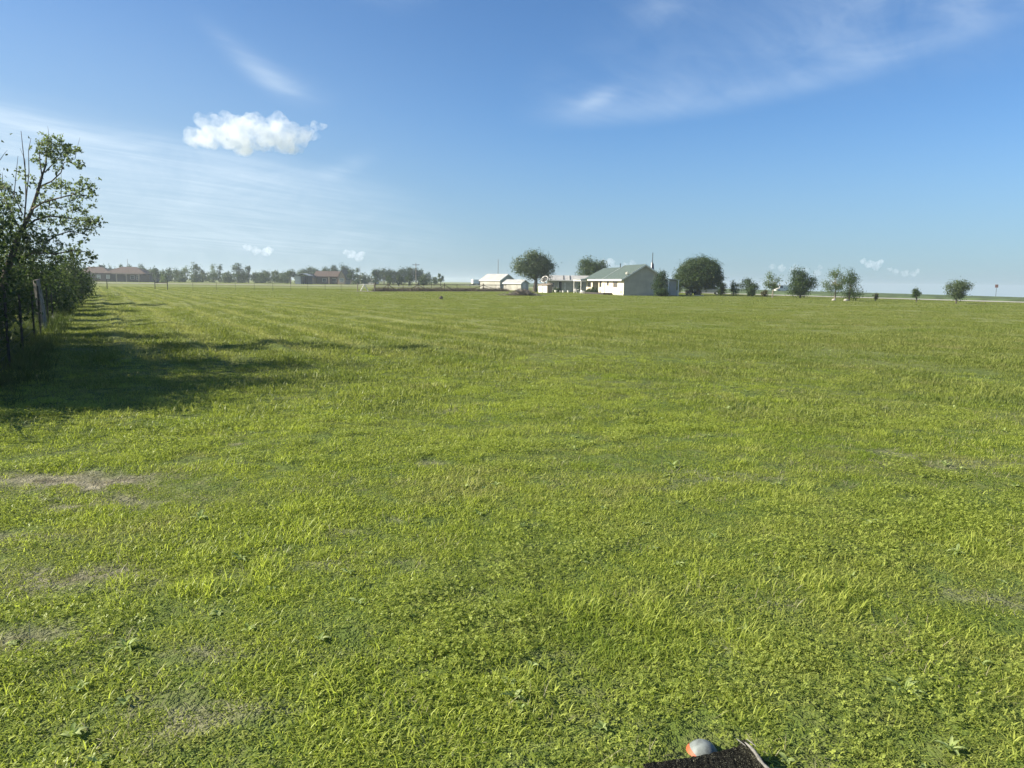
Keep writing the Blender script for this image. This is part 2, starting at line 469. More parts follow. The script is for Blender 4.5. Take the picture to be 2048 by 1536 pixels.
def ground_mat():
    m = bpy.data.materials.new('grass_ground'); m.use_nodes = True; t = m.node_tree; b = t.nodes['Principled BSDF']
    b.inputs['Roughness'].default_value = .95; b.inputs['Specular IOR Level'].default_value = .1
    g = t.nodes.new('ShaderNodeNewGeometry'); p = N(t, g.outputs['Position'])
    sepn = t.nodes.new('ShaderNodeSeparateXYZ'); t.links.new(p.s, sepn.inputs[0])
    x, y = N(t, sepn.outputs[0]), N(t, sepn.outputs[1])
    u = (x - FENCE_A[0]) * FENCE_N[0] + (y - FENCE_A[1]) * FENCE_N[1]
    v = (x - FENCE_A[0]) * FENCE_D[0] + (y - FENCE_A[1]) * FENCE_D[1]
    big = noise(t, p, .06, 5, .6); mid = noise(t, p, .45, 5, .6); fine = noise(t, p, 7, 4, .7)
    streak = noise(t, combine(t, u * .55, v * .03, 0.0), 1.0, 4, .6)
    far = (x * x + y * y)._op('SQRT')
    base = mixc(t, (mid * .6 + fine * .5).step(.38, .72), (.115, .145, .038), (.18, .205, .062))
    base = mixc(t, big.step(.40, .66) * .55, base, (.19, .20, .075))
    base = mixc(t, streak.step(.48, .66) * .4, base, (.22, .235, .085))
    # soil and thatch under the close turf
    soil = mixc(t, fine.step(.3, .7), (.075, .075, .03), (.19, .175, .085))
    base = mixc(t, far.step(9, 30), mixc(t, (mid * .5 + fine * .5).step(.45, .65) * .45, (.085, .12, .025), soil), base)
    th = t.nodes.new('ShaderNodeAttribute'); th.attribute_name = 'thatch'
    base = mixc(t, (N(t, th.outputs['Fac']) * 1.2).clamp() * far.step(14, 8), base, mixc(t, fine.step(.35, .65), (.115, .105, .068), (.25, .235, .165)))
    t.links.new(base.s, b.inputs['Base Color'])
    bp = t.nodes.new('ShaderNodeBump'); bp.inputs['Strength'].default_value = 1.0; bp.inputs['Distance'].default_value = .12
    t.links.new((noise(t, p, 2.2, 6, .75)).s, bp.inputs['Height']); t.links.new(bp.outputs[0], b.inputs['Normal'])
    return m


def polar_ground():
    rs = [0.25]
    while rs[-1] < 3000: rs.append(rs[-1] * (1.016 if rs[-1] < 140 else 1.05))
    rs = np.array(rs); na = 900
    # finer angular steps ahead of the camera
    a = np.concatenate([np.linspace(-55, 55, 660, endpoint=False), np.linspace(55, 305, na - 660, endpoint=False)]) * math.pi / 180
    A, Rr = np.meshgrid(a, rs)
    x = (Rr * np.sin(A)).ravel(); y = (Rr * np.cos(A)).ravel()
    V = np.stack([x, y, ground_z(x, y)], 1)
    nr = len(rs); n = len(a)
    i = np.arange(nr - 1)[:, None]; k = np.arange(n)[None, :]; k2 = (k + 1) % n
    Q = np.stack([i * n + k, i * n + k2, (i + 1) * n + k2, (i + 1) * n + k], -1).reshape(-1, 4)[:, ::-1]
    V = np.concatenate([V, [[0, 0, gz(0, 0)]]])
    me = np_mesh('ground', V, Q)
    a = me.attributes.new('thatch', 'FLOAT', 'POINT'); a.data.foreach_set('value', dryness(V).astype(np.float32))   # worn, dead patches
    return me


g_ = link('ground', polar_ground(), ground_mat()); tag(g_, kind='structure')


def strip(name, pts, width, material, lift=.006, n_across=4, step=4.0):
    """a ribbon following the ground"""
    P = np.array(pts, float); seg = np.hypot(*np.diff(P, axis=0).T); L = np.concatenate([[0], np.cumsum(seg)])
    s = np.arange(0, L[-1] + step, step); s[-1] = L[-1]
    cx = np.interp(s, L, P[:, 0]); cy = np.interp(s, L, P[:, 1])
    tx, ty = np.gradient(cx), np.gradient(cy); ln = np.hypot(tx, ty); nx, ny = -ty / ln, tx / ln
    off = np.linspace(-.5, .5, n_across + 1) * width
    x = (cx[:, None] + nx[:, None] * off); y = (cy[:, None] + ny[:, None] * off)
    V = np.stack([x.ravel(), y.ravel(), ground_z(x, y).ravel() + lift], 1)
    m = n_across + 1; i = np.arange(len(s) - 1)[:, None]; k = np.arange(n_across)[None, :]
    Q = np.stack([i * m + k, i * m + k + 1, (i + 1) * m + k + 1, (i + 1) * m + k], -1).reshape(-1, 4)[:, ::-1]
    o = link(name, np_mesh(name, V, Q), material); tag(o, kind='structure')
    return o


M_road = mat('gravel_road', (.36, .345, .30), .95, var=.12, scale=.8, bump=.3, bscale=8)
M_dirt = mat('dry_ground', (.20, .175, .125), .95, var=.22, scale=.5, bump=.4, bscale=6)
M_drive = mat('pale_drive', (.34, .33, .27), .95, var=.15, scale=.5)
ROAD = [(160, -130), (78, 60), (62, 95), (48, 128), (30, 175), (5, 260), (-30, 380)]
strip('road', ROAD, 7.0, M_road, .05, 4, 3)
strip('gravel_lane', [(-190, 205), (-120, 208), (-50, 214), (-20, 225)], 16, M_drive, .05, 4, 4)
strip('dirt', [at(716, 114), at(860, 126), at(1012, 141)], 9, M_dirt, .03, 6, 1.5)


def crop_field():
    xs = np.concatenate([np.linspace(0, 60, 61), np.linspace(64, 1500, 60)]); ys = np.concatenate([np.linspace(-80, 260, 171), np.linspace(265, 1800, 90)])
    ex = np.interp(ys, [p[1] for p in ROAD], [p[0] for p in ROAD]) + 5.5
    Xg = ex[:, None] + xs[None, :]; Yg = np.repeat(ys[:, None], len(xs), 1)
    h = .22 * smooth(xs / .8)[None, :] + .06 * np.sin(Xg * 2.3 + np.sin(Yg)) * (xs > .5)[None, :]
    V = np.stack([Xg.ravel(), Yg.ravel(), (ground_z(Xg, Yg) + h).ravel() + .02], 1)
    n = len(xs); i = np.arange(len(ys) - 1)[:, None]; k = np.arange(n - 1)[None, :]
    Q = np.stack([i * n + k, i * n + k + 1, (i + 1) * n + k + 1, (i + 1) * n + k], -1).reshape(-1, 4)
    m = mat('crop_rows', (.085, .125, .045), .95, var=.25, scale=.25, bump=.8, bscale=3)
    o = link('crop_field', np_mesh('crop_field', V, Q), m); tag(o, kind='structure')


crop_field()


# ------------------------------------------------------------------ leaves, crowns, trees
def unit(v): return v / np.maximum(np.linalg.norm(v, axis=-1, keepdims=True), 1e-9)


def leaf_quads(P, Nn, size, rng, aspect=.5, hang=0.0):
    """one bent diamond per leaf"""
    n = len(P)
    t = rng.normal(size=(n, 3)); t[:, 2] -= hang * 2.0
    t = unit(t - Nn * (t * Nn).sum(1, keepdims=True)); s = np.cross(Nn, t)
    L = (size * rng.uniform(.6, 1.35, n))[:, None]; W = L * aspect * .5
    V = np.empty((n, 4, 3))
    V[:, 0] = P - t * L * .5; V[:, 2] = P + t * L * .5 - Nn * L * .12
    V[:, 1] = P + s * W + Nn * L * .06; V[:, 3] = P - s * W + Nn * L * .06
    return V.reshape(-1, 3)


def crown_mesh(lobes, n_clump, per, clump_r, leaf, rng, shell=.45, up=.35, aspect=.55, hang=0.0, flat=1.0):
    lobes = np.array(lobes, float)
    wgt = (lobes[:, 3] * lobes[:, 4] * lobes[:, 5]) ** (2 / 3); wgt = wgt / wgt.sum()
    li = rng.choice(len(lobes), n_clump, p=wgt)
    d = unit(rng.normal(size=(n_clump, 3)))
    rad = rng.uniform(0, 1, n_clump) ** shell
    C = lobes[li, :3] + d * rad[:, None] * lobes[li, 3:6]
    ct = rng.normal(.45, .2, n_clump)
    cs = clump_r * rng.uniform(.55, 1.3, n_clump)
    k = np.repeat(np.arange(n_clump), per)
    off = rng.normal(size=(len(k), 3)) * .5; off[:, 2] *= flat
    P = C[k] + off * cs[k, None]
    out_ = unit(P - lobes[li[k], :3])
    Nn = unit(rng.normal(size=(len(k), 3)) + out_ * .8 + np.array([0, 0, up]))
    V = leaf_quads(P, Nn, leaf, rng, aspect, hang)
    Fq = np.arange(len(V)).reshape(-1, 4)
    tint = np.clip(np.repeat(ct[k] + rng.normal(0, .18, len(k)), 4), 0, 1)
    return V, Fq, tint, C


def curve_pts(a, b, bend, rng, n=5):
    a, b = np.array(a, float), np.array(b, float); L = np.linalg.norm(b - a)
    mid = (a + b) / 2 + rng.normal(size=3) * L * bend; mid[2] += L * .06
    t = np.linspace(0, 1, n)[:, None]
    return list((1 - t) ** 2 * a + 2 * t * (1 - t) * mid + t ** 2 * b)


LOBES = {   # unit lobes: x,y in half widths, z and radii as shares (radii: half widths, half widths, of height)
    'round': [(0, 0, .55, .92, .92, .42), (-.3, .2, .75, .55, .55, .22), (.35, -.1, .72, .55, .55, .22), (0, 0, .33, .95, .9, .25)],
    'ball': [(0, 0, .56, .98, .98, .44), (0, 0, .44, 1.0, 1.0, .27), (.12, 0, .68, .80, .78, .32), (.45, 0, .40, .62, .7, .21), (-.5, 0, .38, .55, .7, .22)],
    'spread': [(-.55, 0, .52, .42, .5, .2), (.5, .1, .55, .45, .5, .22), (0, .2, .72, .5, .5, .24), (-.2, -.3, .45, .5, .45, .2), (.15, -.2, .62, .45, .4, .2)],
    'cone': [(0, 0, .32, .95, .95, .26), (0, 0, .56, .66, .66, .24), (0, 0, .78, .36, .36, .2)],
    'airy': [(-.55, 0, .60, .32, .35, .14), (.55, .1, .66, .34, .35, .16), (-.1, .2, .82, .4, .4, .16), (.1, -.3, .5, .42, .4, .13), (-.35, -.1, .42, .35, .35, .1), (.3, .2, .45, .3, .35, .1)],
    'twin': [(-.42, 0, .55, .5, .6, .38), (-.35, 0, .80, .22, .3, .2), (.32, .1, .48, .55, .6, .33), (.1, .1, .74, .28, .3, .2), (.72, 0, .5, .3, .4, .2), (-.1, 0, .28, .8, .7, .2)],
    'vase': [(0, 0, .72, .95, .95, .26), (-.2, 0, .5, .6, .6, .22), (.15, 0, .35, .4, .4, .2)],
    'oval': [(0, 0, .52, .95, .95, .46), (-.1, 0, .7, .6, .6, .28)],
    'bush': [(-.4, 0, .36, .58, .7, .36), (.4, .1, .40, .6, .7, .38), (0, -.1, .58, .65, .65, .38), (0, .2, .3, .9, .8, .3)],
    'topped': [(0, 0, .82, .7, .7, .17), (-.4, .1, .64, .5, .5, .14), (.45, 0, .68, .45, .4, .13), (.1, 0, .36, 1.0, .9, .32)],
    'leaning': [(-.55, 0, .70, .4, .5, .22), (.1, 0, .62, .65, .6, .34), (.45, .1, .45, .5, .5, .28), (-.25, 0, .42, .45, .5, .22), (.1, 0, .85, .4, .4, .12)],
}


def tree(name, label, cat, x, y, width, height, kind='round', leafmat='mid', dens=1.0, leaf=None, trunk_h=.3, trunk_r=None,
         bark=None, group=None, seed=0, hang=0.0, z=None, limbs=6, base_drop=0.0, clump=.16, shell=.45):
    rng = np.random.default_rng(seed + int(abs(x) * 13 + y * 7))
    root = empty(name, x, y, z)
    tag(root, label, cat, group)
    hw = width / 2
    lobes = []
    for (lx, ly, lz, rx, ry, rz) in LOBES[kind]:
        j = rng.normal(0, .03 if kind == 'ball' else .09, 3)
        s = 1 - min(.3, clump)
        lobes.append(((lx + j[0]) * hw, (ly + j[1]) * hw, (lz + j[2] * .5) * height, rx * hw * s, ry * hw * s, rz * height * s))
    area = sum((l[3] * l[4] * l[5]) ** (2 / 3) for l in lobes)
    leaf = leaf or max(.16, .034 * (width + height) / 2)
    cr = clump * (width + height) / 2
    per = 26
    nc = max(24, int(dens * 45.0 * area / (leaf * leaf) / per))
    V, Fq, tint, C = crown_mesh(lobes, nc, per, cr, leaf, rng, shell=shell, hang=hang)
    V[:, 2] = np.maximum(V[:, 2], .03)
    link('crown', np_mesh('crown', V, Fq, tint), ML[leafmat], root)
    mb = MB(); tr = trunk_r or max(.05, .028 * height)
    th = height * trunk_h
    lean = rng.normal(0, .03, 2) * height
    mb.tube([(0, 0, -.1), (0, 0, .02), (lean[0] * .3, lean[1] * .3, th * .5), (lean[0], lean[1], th)], [tr * 1.5, tr * 1.35, tr * 1.05, tr * .9], 8)
    for k in range(limbs):
        l = lobes[k % len(lobes)]; c = C[rng.integers(len(C))] * .5 + np.array(l[:3]) * .5
        pts = curve_pts((lean[0], lean[1], th * .93), c, .12, rng)
        mb.tube(pts, [tr * .62, tr * .5, tr * .38, tr * .26, tr * .12], 6)
        for q in range(2):
            c2 = C[rng.integers(len(C))]
            if np.linalg.norm(c2 - pts[2]) < width * .45: mb.tube(curve_pts(pts[2], c2, .1, rng, 4), [tr * .3, tr * .22, tr * .15, tr * .06], 5)
    mb.build('trunk', bark or M_bark, root, smooth=True)
    return root


def T(name, label, px, Y, wpx, top, kind, lm, **k):
    """a tree from its width and top in the photo, standing Y metres away"""
    x, y = at(px, Y); z0 = gz(x, y)
    h = ztop(px, top, Y) - z0; wd = wpx / F * Y
    cat = k.pop('cat', 'tree')
    return tree(name, label, cat, x, y, wd, h, kind, lm, **k)


# ------------------------------------------------------------------ overgrown fence line on the left
def fp(Y, off=0.0):
    v = (Y - FENCE_A[1]) / FENCE_D[1]
    p = FENCE_A + FENCE_D * v + FENCE_N * off
    return float(p[0]), float(p[1])


def pix3(px, py, Yd):
    d = ray(px, py); t = Yd / d[1]
    return np.array([d[0] * t, Yd, CAM_H + d[2] * t])


def near_tree():
    rng = np.random.default_rng(5)
    D = 18.4
    bx, by = -12.4, D
    root = empty('hackberry_tree', bx, by); o = np.array([bx, by, gz(bx, by)])
    tag(root, 'tall thin-crowned tree with bare upper twigs rising from the fence line', 'tree')
    def q(px, py, dd=0.0): return pix3(px, py, D + dd) - o
    mb = MB()
    trunk = [np.array([0, 0, -.1]), np.array([.1, 0, .8]), q(14, 540), q(38, 470)]
    mb.tube(trunk, [.14, .115, .085, .06], 8)
    main = [q(38, 470), q(62, 425), q(75, 385), q(84, 352)]
    mb.tube(main, [.05, .043, .036, .03], 7)
    limbs = [
        ([q(84, 352), q(92, 330, .1), q(92, 305, .15), q(98, 280, .2)], .032), ([q(84, 352), q(80, 325), q(79, 300), q(86, 282)], .022),
        ([q(82, 372), q(104, 362, -.2), q(122, 345, -.3), q(128, 325, -.3), q(150, 318, -.4)], .026), ([q(90, 345), q(102, 332, .2), q(116, 318, .4), q(135, 300, .5)], .022),
        ([q(64, 418), q(85, 405, -.3), q(110, 398, -.5), q(150, 388, -.7), q(182, 372, -.9)], .035), ([q(100, 400, -.4), q(98, 415, -.2), q(115, 416, .1), q(150, 410, .4)], .018),
        ([q(40, 465), q(70, 440, .4), q(100, 432, .7), q(150, 438, 1.0), q(188, 444, 1.1)], .04), ([q(88, 488, .2), q(110, 472, .4), q(140, 462, .6), q(178, 470, .7)], .03),
        ([q(30, 520), q(70, 505), q(110, 508, -.3), q(150, 500, -.6), q(180, 505, -.6)], .035), ([q(48, 448), q(52, 400, .2), q(51, 350, .2), q(46, 300, .3), q(42, 262, .35)], .026),
        ([q(52, 400, .2), q(58, 345, .1), q(57, 300, .1), q(62, 276, .1)], .017), ([q(46, 430), q(28, 392, -.2), q(32, 350, -.3), q(36, 312, -.3)], .018),
        ([q(51, 350, .2), q(50, 320, .4), q(40, 296, .5)], .012), ([q(40, 460), q(20, 420, .2), q(4, 385, .3), q(-12, 360, .5)], .03),
        ([q(30, 388, -.2), q(10, 376, 0), q(-10, 368, .1)], .016), ([q(0, 320, .4), q(8, 308, .4), q(15, 300, .4)], .010), ([q(4, 385, .3), q(5, 352, .3), q(4, 344, .3)], .012),
        ([q(150, 318, -.4), q(153, 300, -.4), q(160, 275, -.4)], .009), ([q(122, 398, -.4), q(123, 368, -.4), q(122, 344, -.4)], .012), ([q(96, 284, .2), q(97, 262, .2), q(95, 252, .2)], .008),
    ]
    for pts, r in limbs:
        n = len(pts); r *= .78; mb.tube(pts, [r * (1 - .72 * i / (n - 1)) for i in range(n)], 5)
    # leaf clusters: photo position, spread in px, leaves, depth shift
    cl = [(92, 282, 17, 95, .2), (104, 296, 18, 100, .25), (84, 300, 13, 60, 0), (118, 285, 15, 60, .3), (128, 300, 13, 60, .5), (140, 300, 11, 45, .4), (150, 298, 10, 40, -.3), (100, 310, 12, 55, .1),
          (124, 318, 15, 50, .2), (108, 326, 13, 40, .3), (134, 322, 10, 34, -.3), (158, 326, 9, 34, -.4), (153, 334, 8, 22, -.4), (76, 322, 11, 36, 0), (84, 330, 9, 26, 0), (116, 338, 8, 18, .3),
          (46, 352, 12, 34, .1), (38, 342, 9, 20, -.2), (68, 356, 9, 18, .1), (70, 376, 12, 30, 0), (60, 368, 9, 16, .2),
          (120, 372, 16, 80, -.5), (104, 376, 13, 55, -.3), (138, 384, 14, 60, -.6), (158, 376, 14, 60, -.8), (172, 364, 12, 52, -.9), (182, 376, 12, 48, -.9), (186, 392, 9, 26, -.9), (148, 396, 13, 45, -.6), (166, 396, 13, 40, -.7),
          (96, 396, 13, 50, -.3), (84, 412, 14, 56, -.2), (112, 412, 14, 56, .1), (142, 414, 13, 50, .4), (152, 420, 12, 46, .4), (176, 422, 12, 40, .5), (184, 412, 8, 22, .5),
          (96, 440, 20, 100, .7), (124, 440, 18, 100, .8), (150, 444, 18, 110, 1.0), (168, 440, 17, 110, 1.0), (186, 440, 13, 75, 1.1), (194, 452, 11, 54, 1.1), (176, 458, 15, 70, 1.0), (150, 462, 15, 66, .7), (198, 438, 7, 20, 1.1),
          (75, 432, 15, 70, .4), (62, 446, 16, 70, .2), (110, 462, 14, 54, .5), (136, 470, 10, 26, .6), (172, 476, 10, 26, .7), (164, 486, 8, 20, .7),
          (128, 492, 15, 50, .3), (152, 498, 14, 54, -.5), (172, 504, 13, 56, -.6), (184, 514, 10, 44, -.6), (144, 508, 11, 30, -.4), (178, 524, 9, 30, -.6), (118, 505, 12, 36, -.2),
          (12, 378, 15, 90, .3), (-6, 366, 18, 100, .5), (18, 398, 17, 110, .3), (4, 410, 20, 130, .2), (24, 418, 15, 80, .2), (-16, 400, 24, 120, .6), (38, 402, 10, 30, .1),
          (8, 440, 22, 160, 0), (30, 452, 20, 130, 0), (52, 470, 20, 140, 0), (74, 474, 18, 120, .2), (94, 480, 17, 110, .2), (10, 472, 24, 180, -.1), (34, 490, 24, 190, 0), (62, 500, 24, 190, 0), (90, 506, 22, 170, 0), (112, 520, 18, 120, -.2), (5, 505, 26, 200, 0)]
    P, Nn, Tn = [], [], []
    for (px, py, s, n, dd) in cl:
        c = q(px, py, dd); r = s * D / F
        m = int(n * (2.9 if py < 345 else 2.1))
        e = rng.normal(size=(m, 3)) * np.array([.5, .75, .42]) * r
        # small drooping sprays: leaves strung along short twigs
        k = rng.integers(0, max(3, m // 9), m); dirs = unit(rng.normal(size=(m // 9 + 4, 3)) + np.array([.4, 0, -.5])); org = rng.normal(size=(m // 9 + 4, 3)) * np.array([.5, .75, .42]) * r
        e = org[k] + dirs[k] * rng.uniform(-.6, .7, m)[:, None] * r * .55 + e * .22
        P.append(c + e); Nn.append(unit(rng.normal(size=(m, 3)) + np.array([0, 0, .45]))); Tn.append(np.full(m, rng.normal(.45, .15)) + rng.normal(0, .2, m))
    P = np.concatenate(P); Nn = np.concatenate(Nn); Tn = np.clip(np.concatenate(Tn), 0, 1)
    V = leaf_quads(P, Nn, .062, rng, .5, .45)
    link('crown', np_mesh('crown', V, np.arange(len(V)).reshape(-1, 4), np.repeat(Tn, 4)), ML['near'], root)
    mb.build('trunk', M_bark, root, smooth=True)


near_tree()

SHRUB_LABEL = 'dense dark shrub in the unbroken thicket behind the wire fence'
FAR_SHRUB_LABEL = 'low dark shrub standing apart in the far stretch of the left fence line'
hedge = [  # depth, offset from the fence, width, height, kind
    (10.9, -1.6, 2.6, 2.8, 'bush'), (12.0, -1.35, 2.3, 2.6, 'bush'), (12.9, -2.2, 3.2, 3.9, 'spread'), (14.2, -1.4, 2.4, 2.9, 'bush'), (15.4, -1.9, 3.4, 3.9, 'leaning'), (16.7, -1.45, 2.5, 2.6, 'bush'),
    (18.3, -1.7, 3.2, 3.5, 'spread'), (20.0, -1.5, 2.4, 2.3, 'bush'), (21.6, -2.0, 3.2, 3.2, 'leaning'), (24.3, -1.3, 2.5, 2.0, 'bush'), (26.6, -.8, 2.6, 2.6, 'leaning'), (29.5, -.8, 3.0, 2.3, 'bush')]
hedge = [(a_, b_, c_, d_ * 1.27, e_) for a_, b_, c_, d_, e_ in hedge] + [(9.7, -2.6, 2.6, 2.7, 'bush'), (8.6, -3.3, 2.6, 2.4, 'bush')]
hedge += [(Yd, -1.3 - .5 * (k % 2), 2.3, 2.9 + .4 * ((k * 7) % 3), 'bush') for k, Yd in enumerate(np.arange(10.7, 19.5, 1.1))]
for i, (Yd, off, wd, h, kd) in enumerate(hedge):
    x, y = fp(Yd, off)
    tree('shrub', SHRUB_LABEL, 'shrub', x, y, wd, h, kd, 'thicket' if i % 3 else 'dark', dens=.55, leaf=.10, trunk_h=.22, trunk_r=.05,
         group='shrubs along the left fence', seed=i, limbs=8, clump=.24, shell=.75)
for i, (Yd, off, wd, h) in enumerate([(33, -.6, 2.8, 2.2), (37, -.7, 3.2, 2.5), (42, -.5, 2.6, 1.9), (47, -.5, 3.2, 2.4), (53, -.4, 3.0, 2.2), (60, -.5, 3.6, 2.5), (68, -.4, 3.6, 2.4), (77, -.3, 4.2, 2.7)]):
    x, y = fp(Yd, off)
    tree('shrub', FAR_SHRUB_LABEL, 'shrub', x, y, wd, h, 'bush', 'thicket' if i % 2 else 'mid', dens=.9, leaf=.14, trunk_h=.2, trunk_r=.05,
         group='shrubs along the far left fence', seed=40 + i, limbs=6, clump=.2, shell=.6)
x, y = fp(46, .3)
tree('shrub', 'yellow-green bush at the far end of the thicket, beside the brown hip-roofed house', 'shrub', x, y, 2.4, 3.5, 'bush', 'light', dens=.9, leaf=.13, seed=77, trunk_h=.2, shell=.6)


def wire_fence():
    x0, y0 = fp(7.0)
    root = empty('wire_fence', x0, y0, 0)
    tag(root, 'wire field fence with wooden and thin steel posts along the dark thicket', 'fence')
    def L(Y, off=0, z=0): 
        a, b = fp(Y, off); return (a - x0, b - y0, gz(a, b) + z)
    mb = MB()
    Ys = list(np.arange(7, 100, 1.0))
    for h in (.12, .28, .44, .60, .78, .98, 1.18):
        for a, b in zip(Ys[:-1], Ys[1:]): mb.tube([L(a, 0, h), L(b, 0, h)], .0022, 3, False)
    for Y in np.arange(7, 40, .27): mb.tube([L(Y, 0, .12), L(Y, 0, .98)], .0018, 3, False)
    mb.build('wire_mesh', M_steel, root)
    for Y in (8.2, 10.9, 13.5, 16.2, 19.6, 21.9, 26, 29, 32, 36, 40, 45, 50, 56, 62, 69, 77, 86, 95):
        m = MB(); p = L(Y, .03)
        m.box(-.022, .022, -.003, .003, -.2, 1.36, .5, p).box(-.003, .003, -.022, .0, -.2, 1.36, .5, p)
        m.build('steel_post', M_steel, root)
    a = L(23.5, .05); m = MB()
    rng = np.random.default_rng(3)
    pr = [(-.13, -.11), (.10, -.12), (.13, .10), (-.10, .12)]
    V = []; zs = [-.2, .3, .8, 1.3, 1.52]
    for i, z in enumerate(zs):
        for (dx, dy) in pr:
            V.append((a[0] + dx * .66 * (1 - .06 * i) - .10 * z + rng.normal(0, .01), a[1] + dy * (1 - .06 * i), a[2] + z + (rng.normal(0, .03) if i == 4 else 0)))
    Fc = [(i * 4 + k, i * 4 + (k + 1) % 4, (i + 1) * 4 + (k + 1) % 4, (i + 1) * 4 + k) for i in range(4) for k in range(4)] + [(16, 17, 18, 19)]
    m.add(V, Fc); p = m.build('wooden_post', M_oldwood, root, bevel=.015); p['label'] = 'thick leaning grey wooden post'
    m = MB(); c = L(19.0, -1.0); m.tube([(c[0], c[1], c[2] - .1), (c[0] + .02, c[1], c[2] + .8), (c[0], c[1], c[2] + 1.5)], [.06, .055, .05], 8)
    p = m.build('wooden_post', M_palebark, root); p['label'] = 'slim pale post set back in the thicket'
    m = MB(); c = L(40.0, .1); m.tube([(c[0], c[1], c[2] - .1), (c[0], c[1], c[2] + .8), (c[0] + .03, c[1], c[2] + 1.4)], [.12, .11, .10], 8)
    p = m.build('wooden_post', M_oldwood, root)


wire_fence()


# ------------------------------------------------------------------ rear fence, corral, gate
def rear_fence():
    x0, y0 = at(430, 107); root = empty('field_fence', x0, y0, 0)
    tag(root, 'thin wire fence with braced steel posts crossing the far end of the field', 'fence')
    pts = {}
    def Lp(px, z=0.0):
        Yd = 106 + (px - 165) * .004; a, b = at(px, Yd); return np.array([a - x0, b - y0, gz(a, b) + z])
    for px in (140, 213, 309, 334, 385, 432, 470, 508, 545, 581, 615, 650, 682):
        thick = px in (213, 309, 334)
        m = MB(); p = Lp(px); r = .055 if thick else .018
        m.tube([p + (0, 0, -.1), p + (0, 0, 1.3 if thick else 1.15)], [r, r], 6); m.build('post', M_steel, root)
    m = MB(); m.tube([Lp(140, 1.08), Lp(213, 1.08)], .045, 6); m.build('rail', M_rust, root)
    m = MB(); m.tube([Lp(309, .95), Lp(334, .95)], .05, 6); m.build('rail', M_rust, root)
    for h in (.35, .7, 1.05):
        m = MB(); m.tube([Lp(a, h) for a in range(140, 714, 8)], .006, 3, False); m.build('wire', M_steel, root)


rear_fence()


def corral():
    A = np.array(at(750, 114.5)); B = np.array(at(1012, 137.0)); root = empty('pipe_fence', A[0], A[1], 0)
    tag(root, 'rusty pipe fence with paired diagonal braces in front of the low dark woods', 'fence')
    def Lp(px, z=0.0):
        t = (px - 750) / 262; Yd = 114.5 + 22.5 * t; a, b = at(px, Yd); return np.array([a - A[0], b - A[1], gz(a, b) + z])
    px = 750.0
    for px in (750, 776, 806, 836, 863, 889, 914, 940, 967, 992, 1012):
        m = MB(); r = .06 if px in (750, 776, 836, 889, 967) else .035
        m.tube([Lp(px, -.1), Lp(px, 1.36 if r > .05 else 1.22)], r, 6); m.build('post', M_rust, root)
    m = MB()
    pr = list(range(750, 1013, 2))
    for a, b in zip(pr[:-1], pr[1:]): m.tube([Lp(a, 1.12), Lp(b, 1.12)], .05, 5, False)
    m.build('rail', M_rust, root)
    m = MB()
    for h in (.15, .35, .55, .75, .95, 1.3):
        for a, b in zip(pr[:-1:4], pr[4::4]): m.tube([Lp(a, h), Lp(b, h)], .008, 3, False)
    for a in np.arange(750, 1012, .9): m.tube([Lp(a, .1), Lp(a, 1.12)], .006, 3, False)
    m.build('wire_mesh', M_rust, root)
    for ap, half in ((776, 16), (836, 19), (889, 18), (967, 31)):
        for s in (-1, 1):
            m = MB(); m.tube([Lp(ap + s * 1.0, 1.02), Lp(ap + s * half, .2)], .045, 6); m.build('brace', M_rust, root)


corral()


def white_gate():
    A = at(728, 112.5); root = empty('gate_brace', A[0], A[1])
    tag(root, 'white painted A-shaped fence brace at the left end of the pipe fence', 'fence brace')
    s = 112.5 / F
    for dx in (-13, 20):
        m = MB(); m.tube([(dx * s, 0, -.1), (dx * s, 0, 1.2)], .07, 8); m.build('post', M_palebark, root)
    m = MB(); m.tube([(-13 * s, 0, 1.06), (20 * s, 0, 1.06)], .055, 8); m.build('rail', M_whitewood, root)
    for dx in (-7, 8):
        m = MB(); m.tube([(.5 * s, -.06, 1.04), (dx * s, -.06, .12)], .075, 8); m.build('brace', M_whitewood, root)


white_gate()


# ------------------------------------------------------------------ buildings
def gable_shell(root, w_, l0, l1, ev, rg, wallmat, roofmat, over=.45, end=.4, th=.14, ridge=None, fascia=None, wall=True, end1=None):
    """wall block + gable roof, ridge along local y between l0 and l1"""
    rx = ridge if ridge is not None else w_ / 2
    sl, sr = (rg - ev) / rx, (rg - ev) / (w_ - rx)
    if wall:
        MB().prism([(0, -.15), (w_, -.15), (w_, ev), (rx, rg), (0, ev)], l0, l1).build('wall', wallmat, root)
    b = .012
    e1 = end if end1 is None else end1
    prof = [(-over, ev - over * sl + b), (rx, rg + b), (w_ + over, ev - over * sr + b), (w_ + over, ev - over * sr + b + th), (rx, rg + b + th), (-over, ev - over * sl + b + th)]
    MB().prism(prof, l0 - end, l1 + e1).build('roof', roofmat, root)
    if fascia:
        zl, zr = ev - over * sl + b, ev - over * sr + b
        MB().box(-over - .03, -over - .003, l0 - end - .03, l1 + e1, zl - .10, zl + th - .01).build('fascia', fascia, root)
        MB().box(w_ + over + .003, w_ + over + .03, l0 - end - .03, l1 + e1, zr - .10, zr + th - .01).build('fascia', fascia, root)
        bb = MB(); d = .10
        bb.prism([(-over, zl - d), (rx, rg + b - d), (rx, rg + b + th - .01), (-over, zl + th - .01)], l0 - end - .034, l0 - end - .004)
        bb.prism([(rx + .001, rg + b - d), (w_ + over, zr - d), (w_ + over, zr + th - .01), (rx + .001, rg + b + th - .01)], l0 - end - .034, l0 - end - .004)
        bb.build('barge_board', fascia, root)


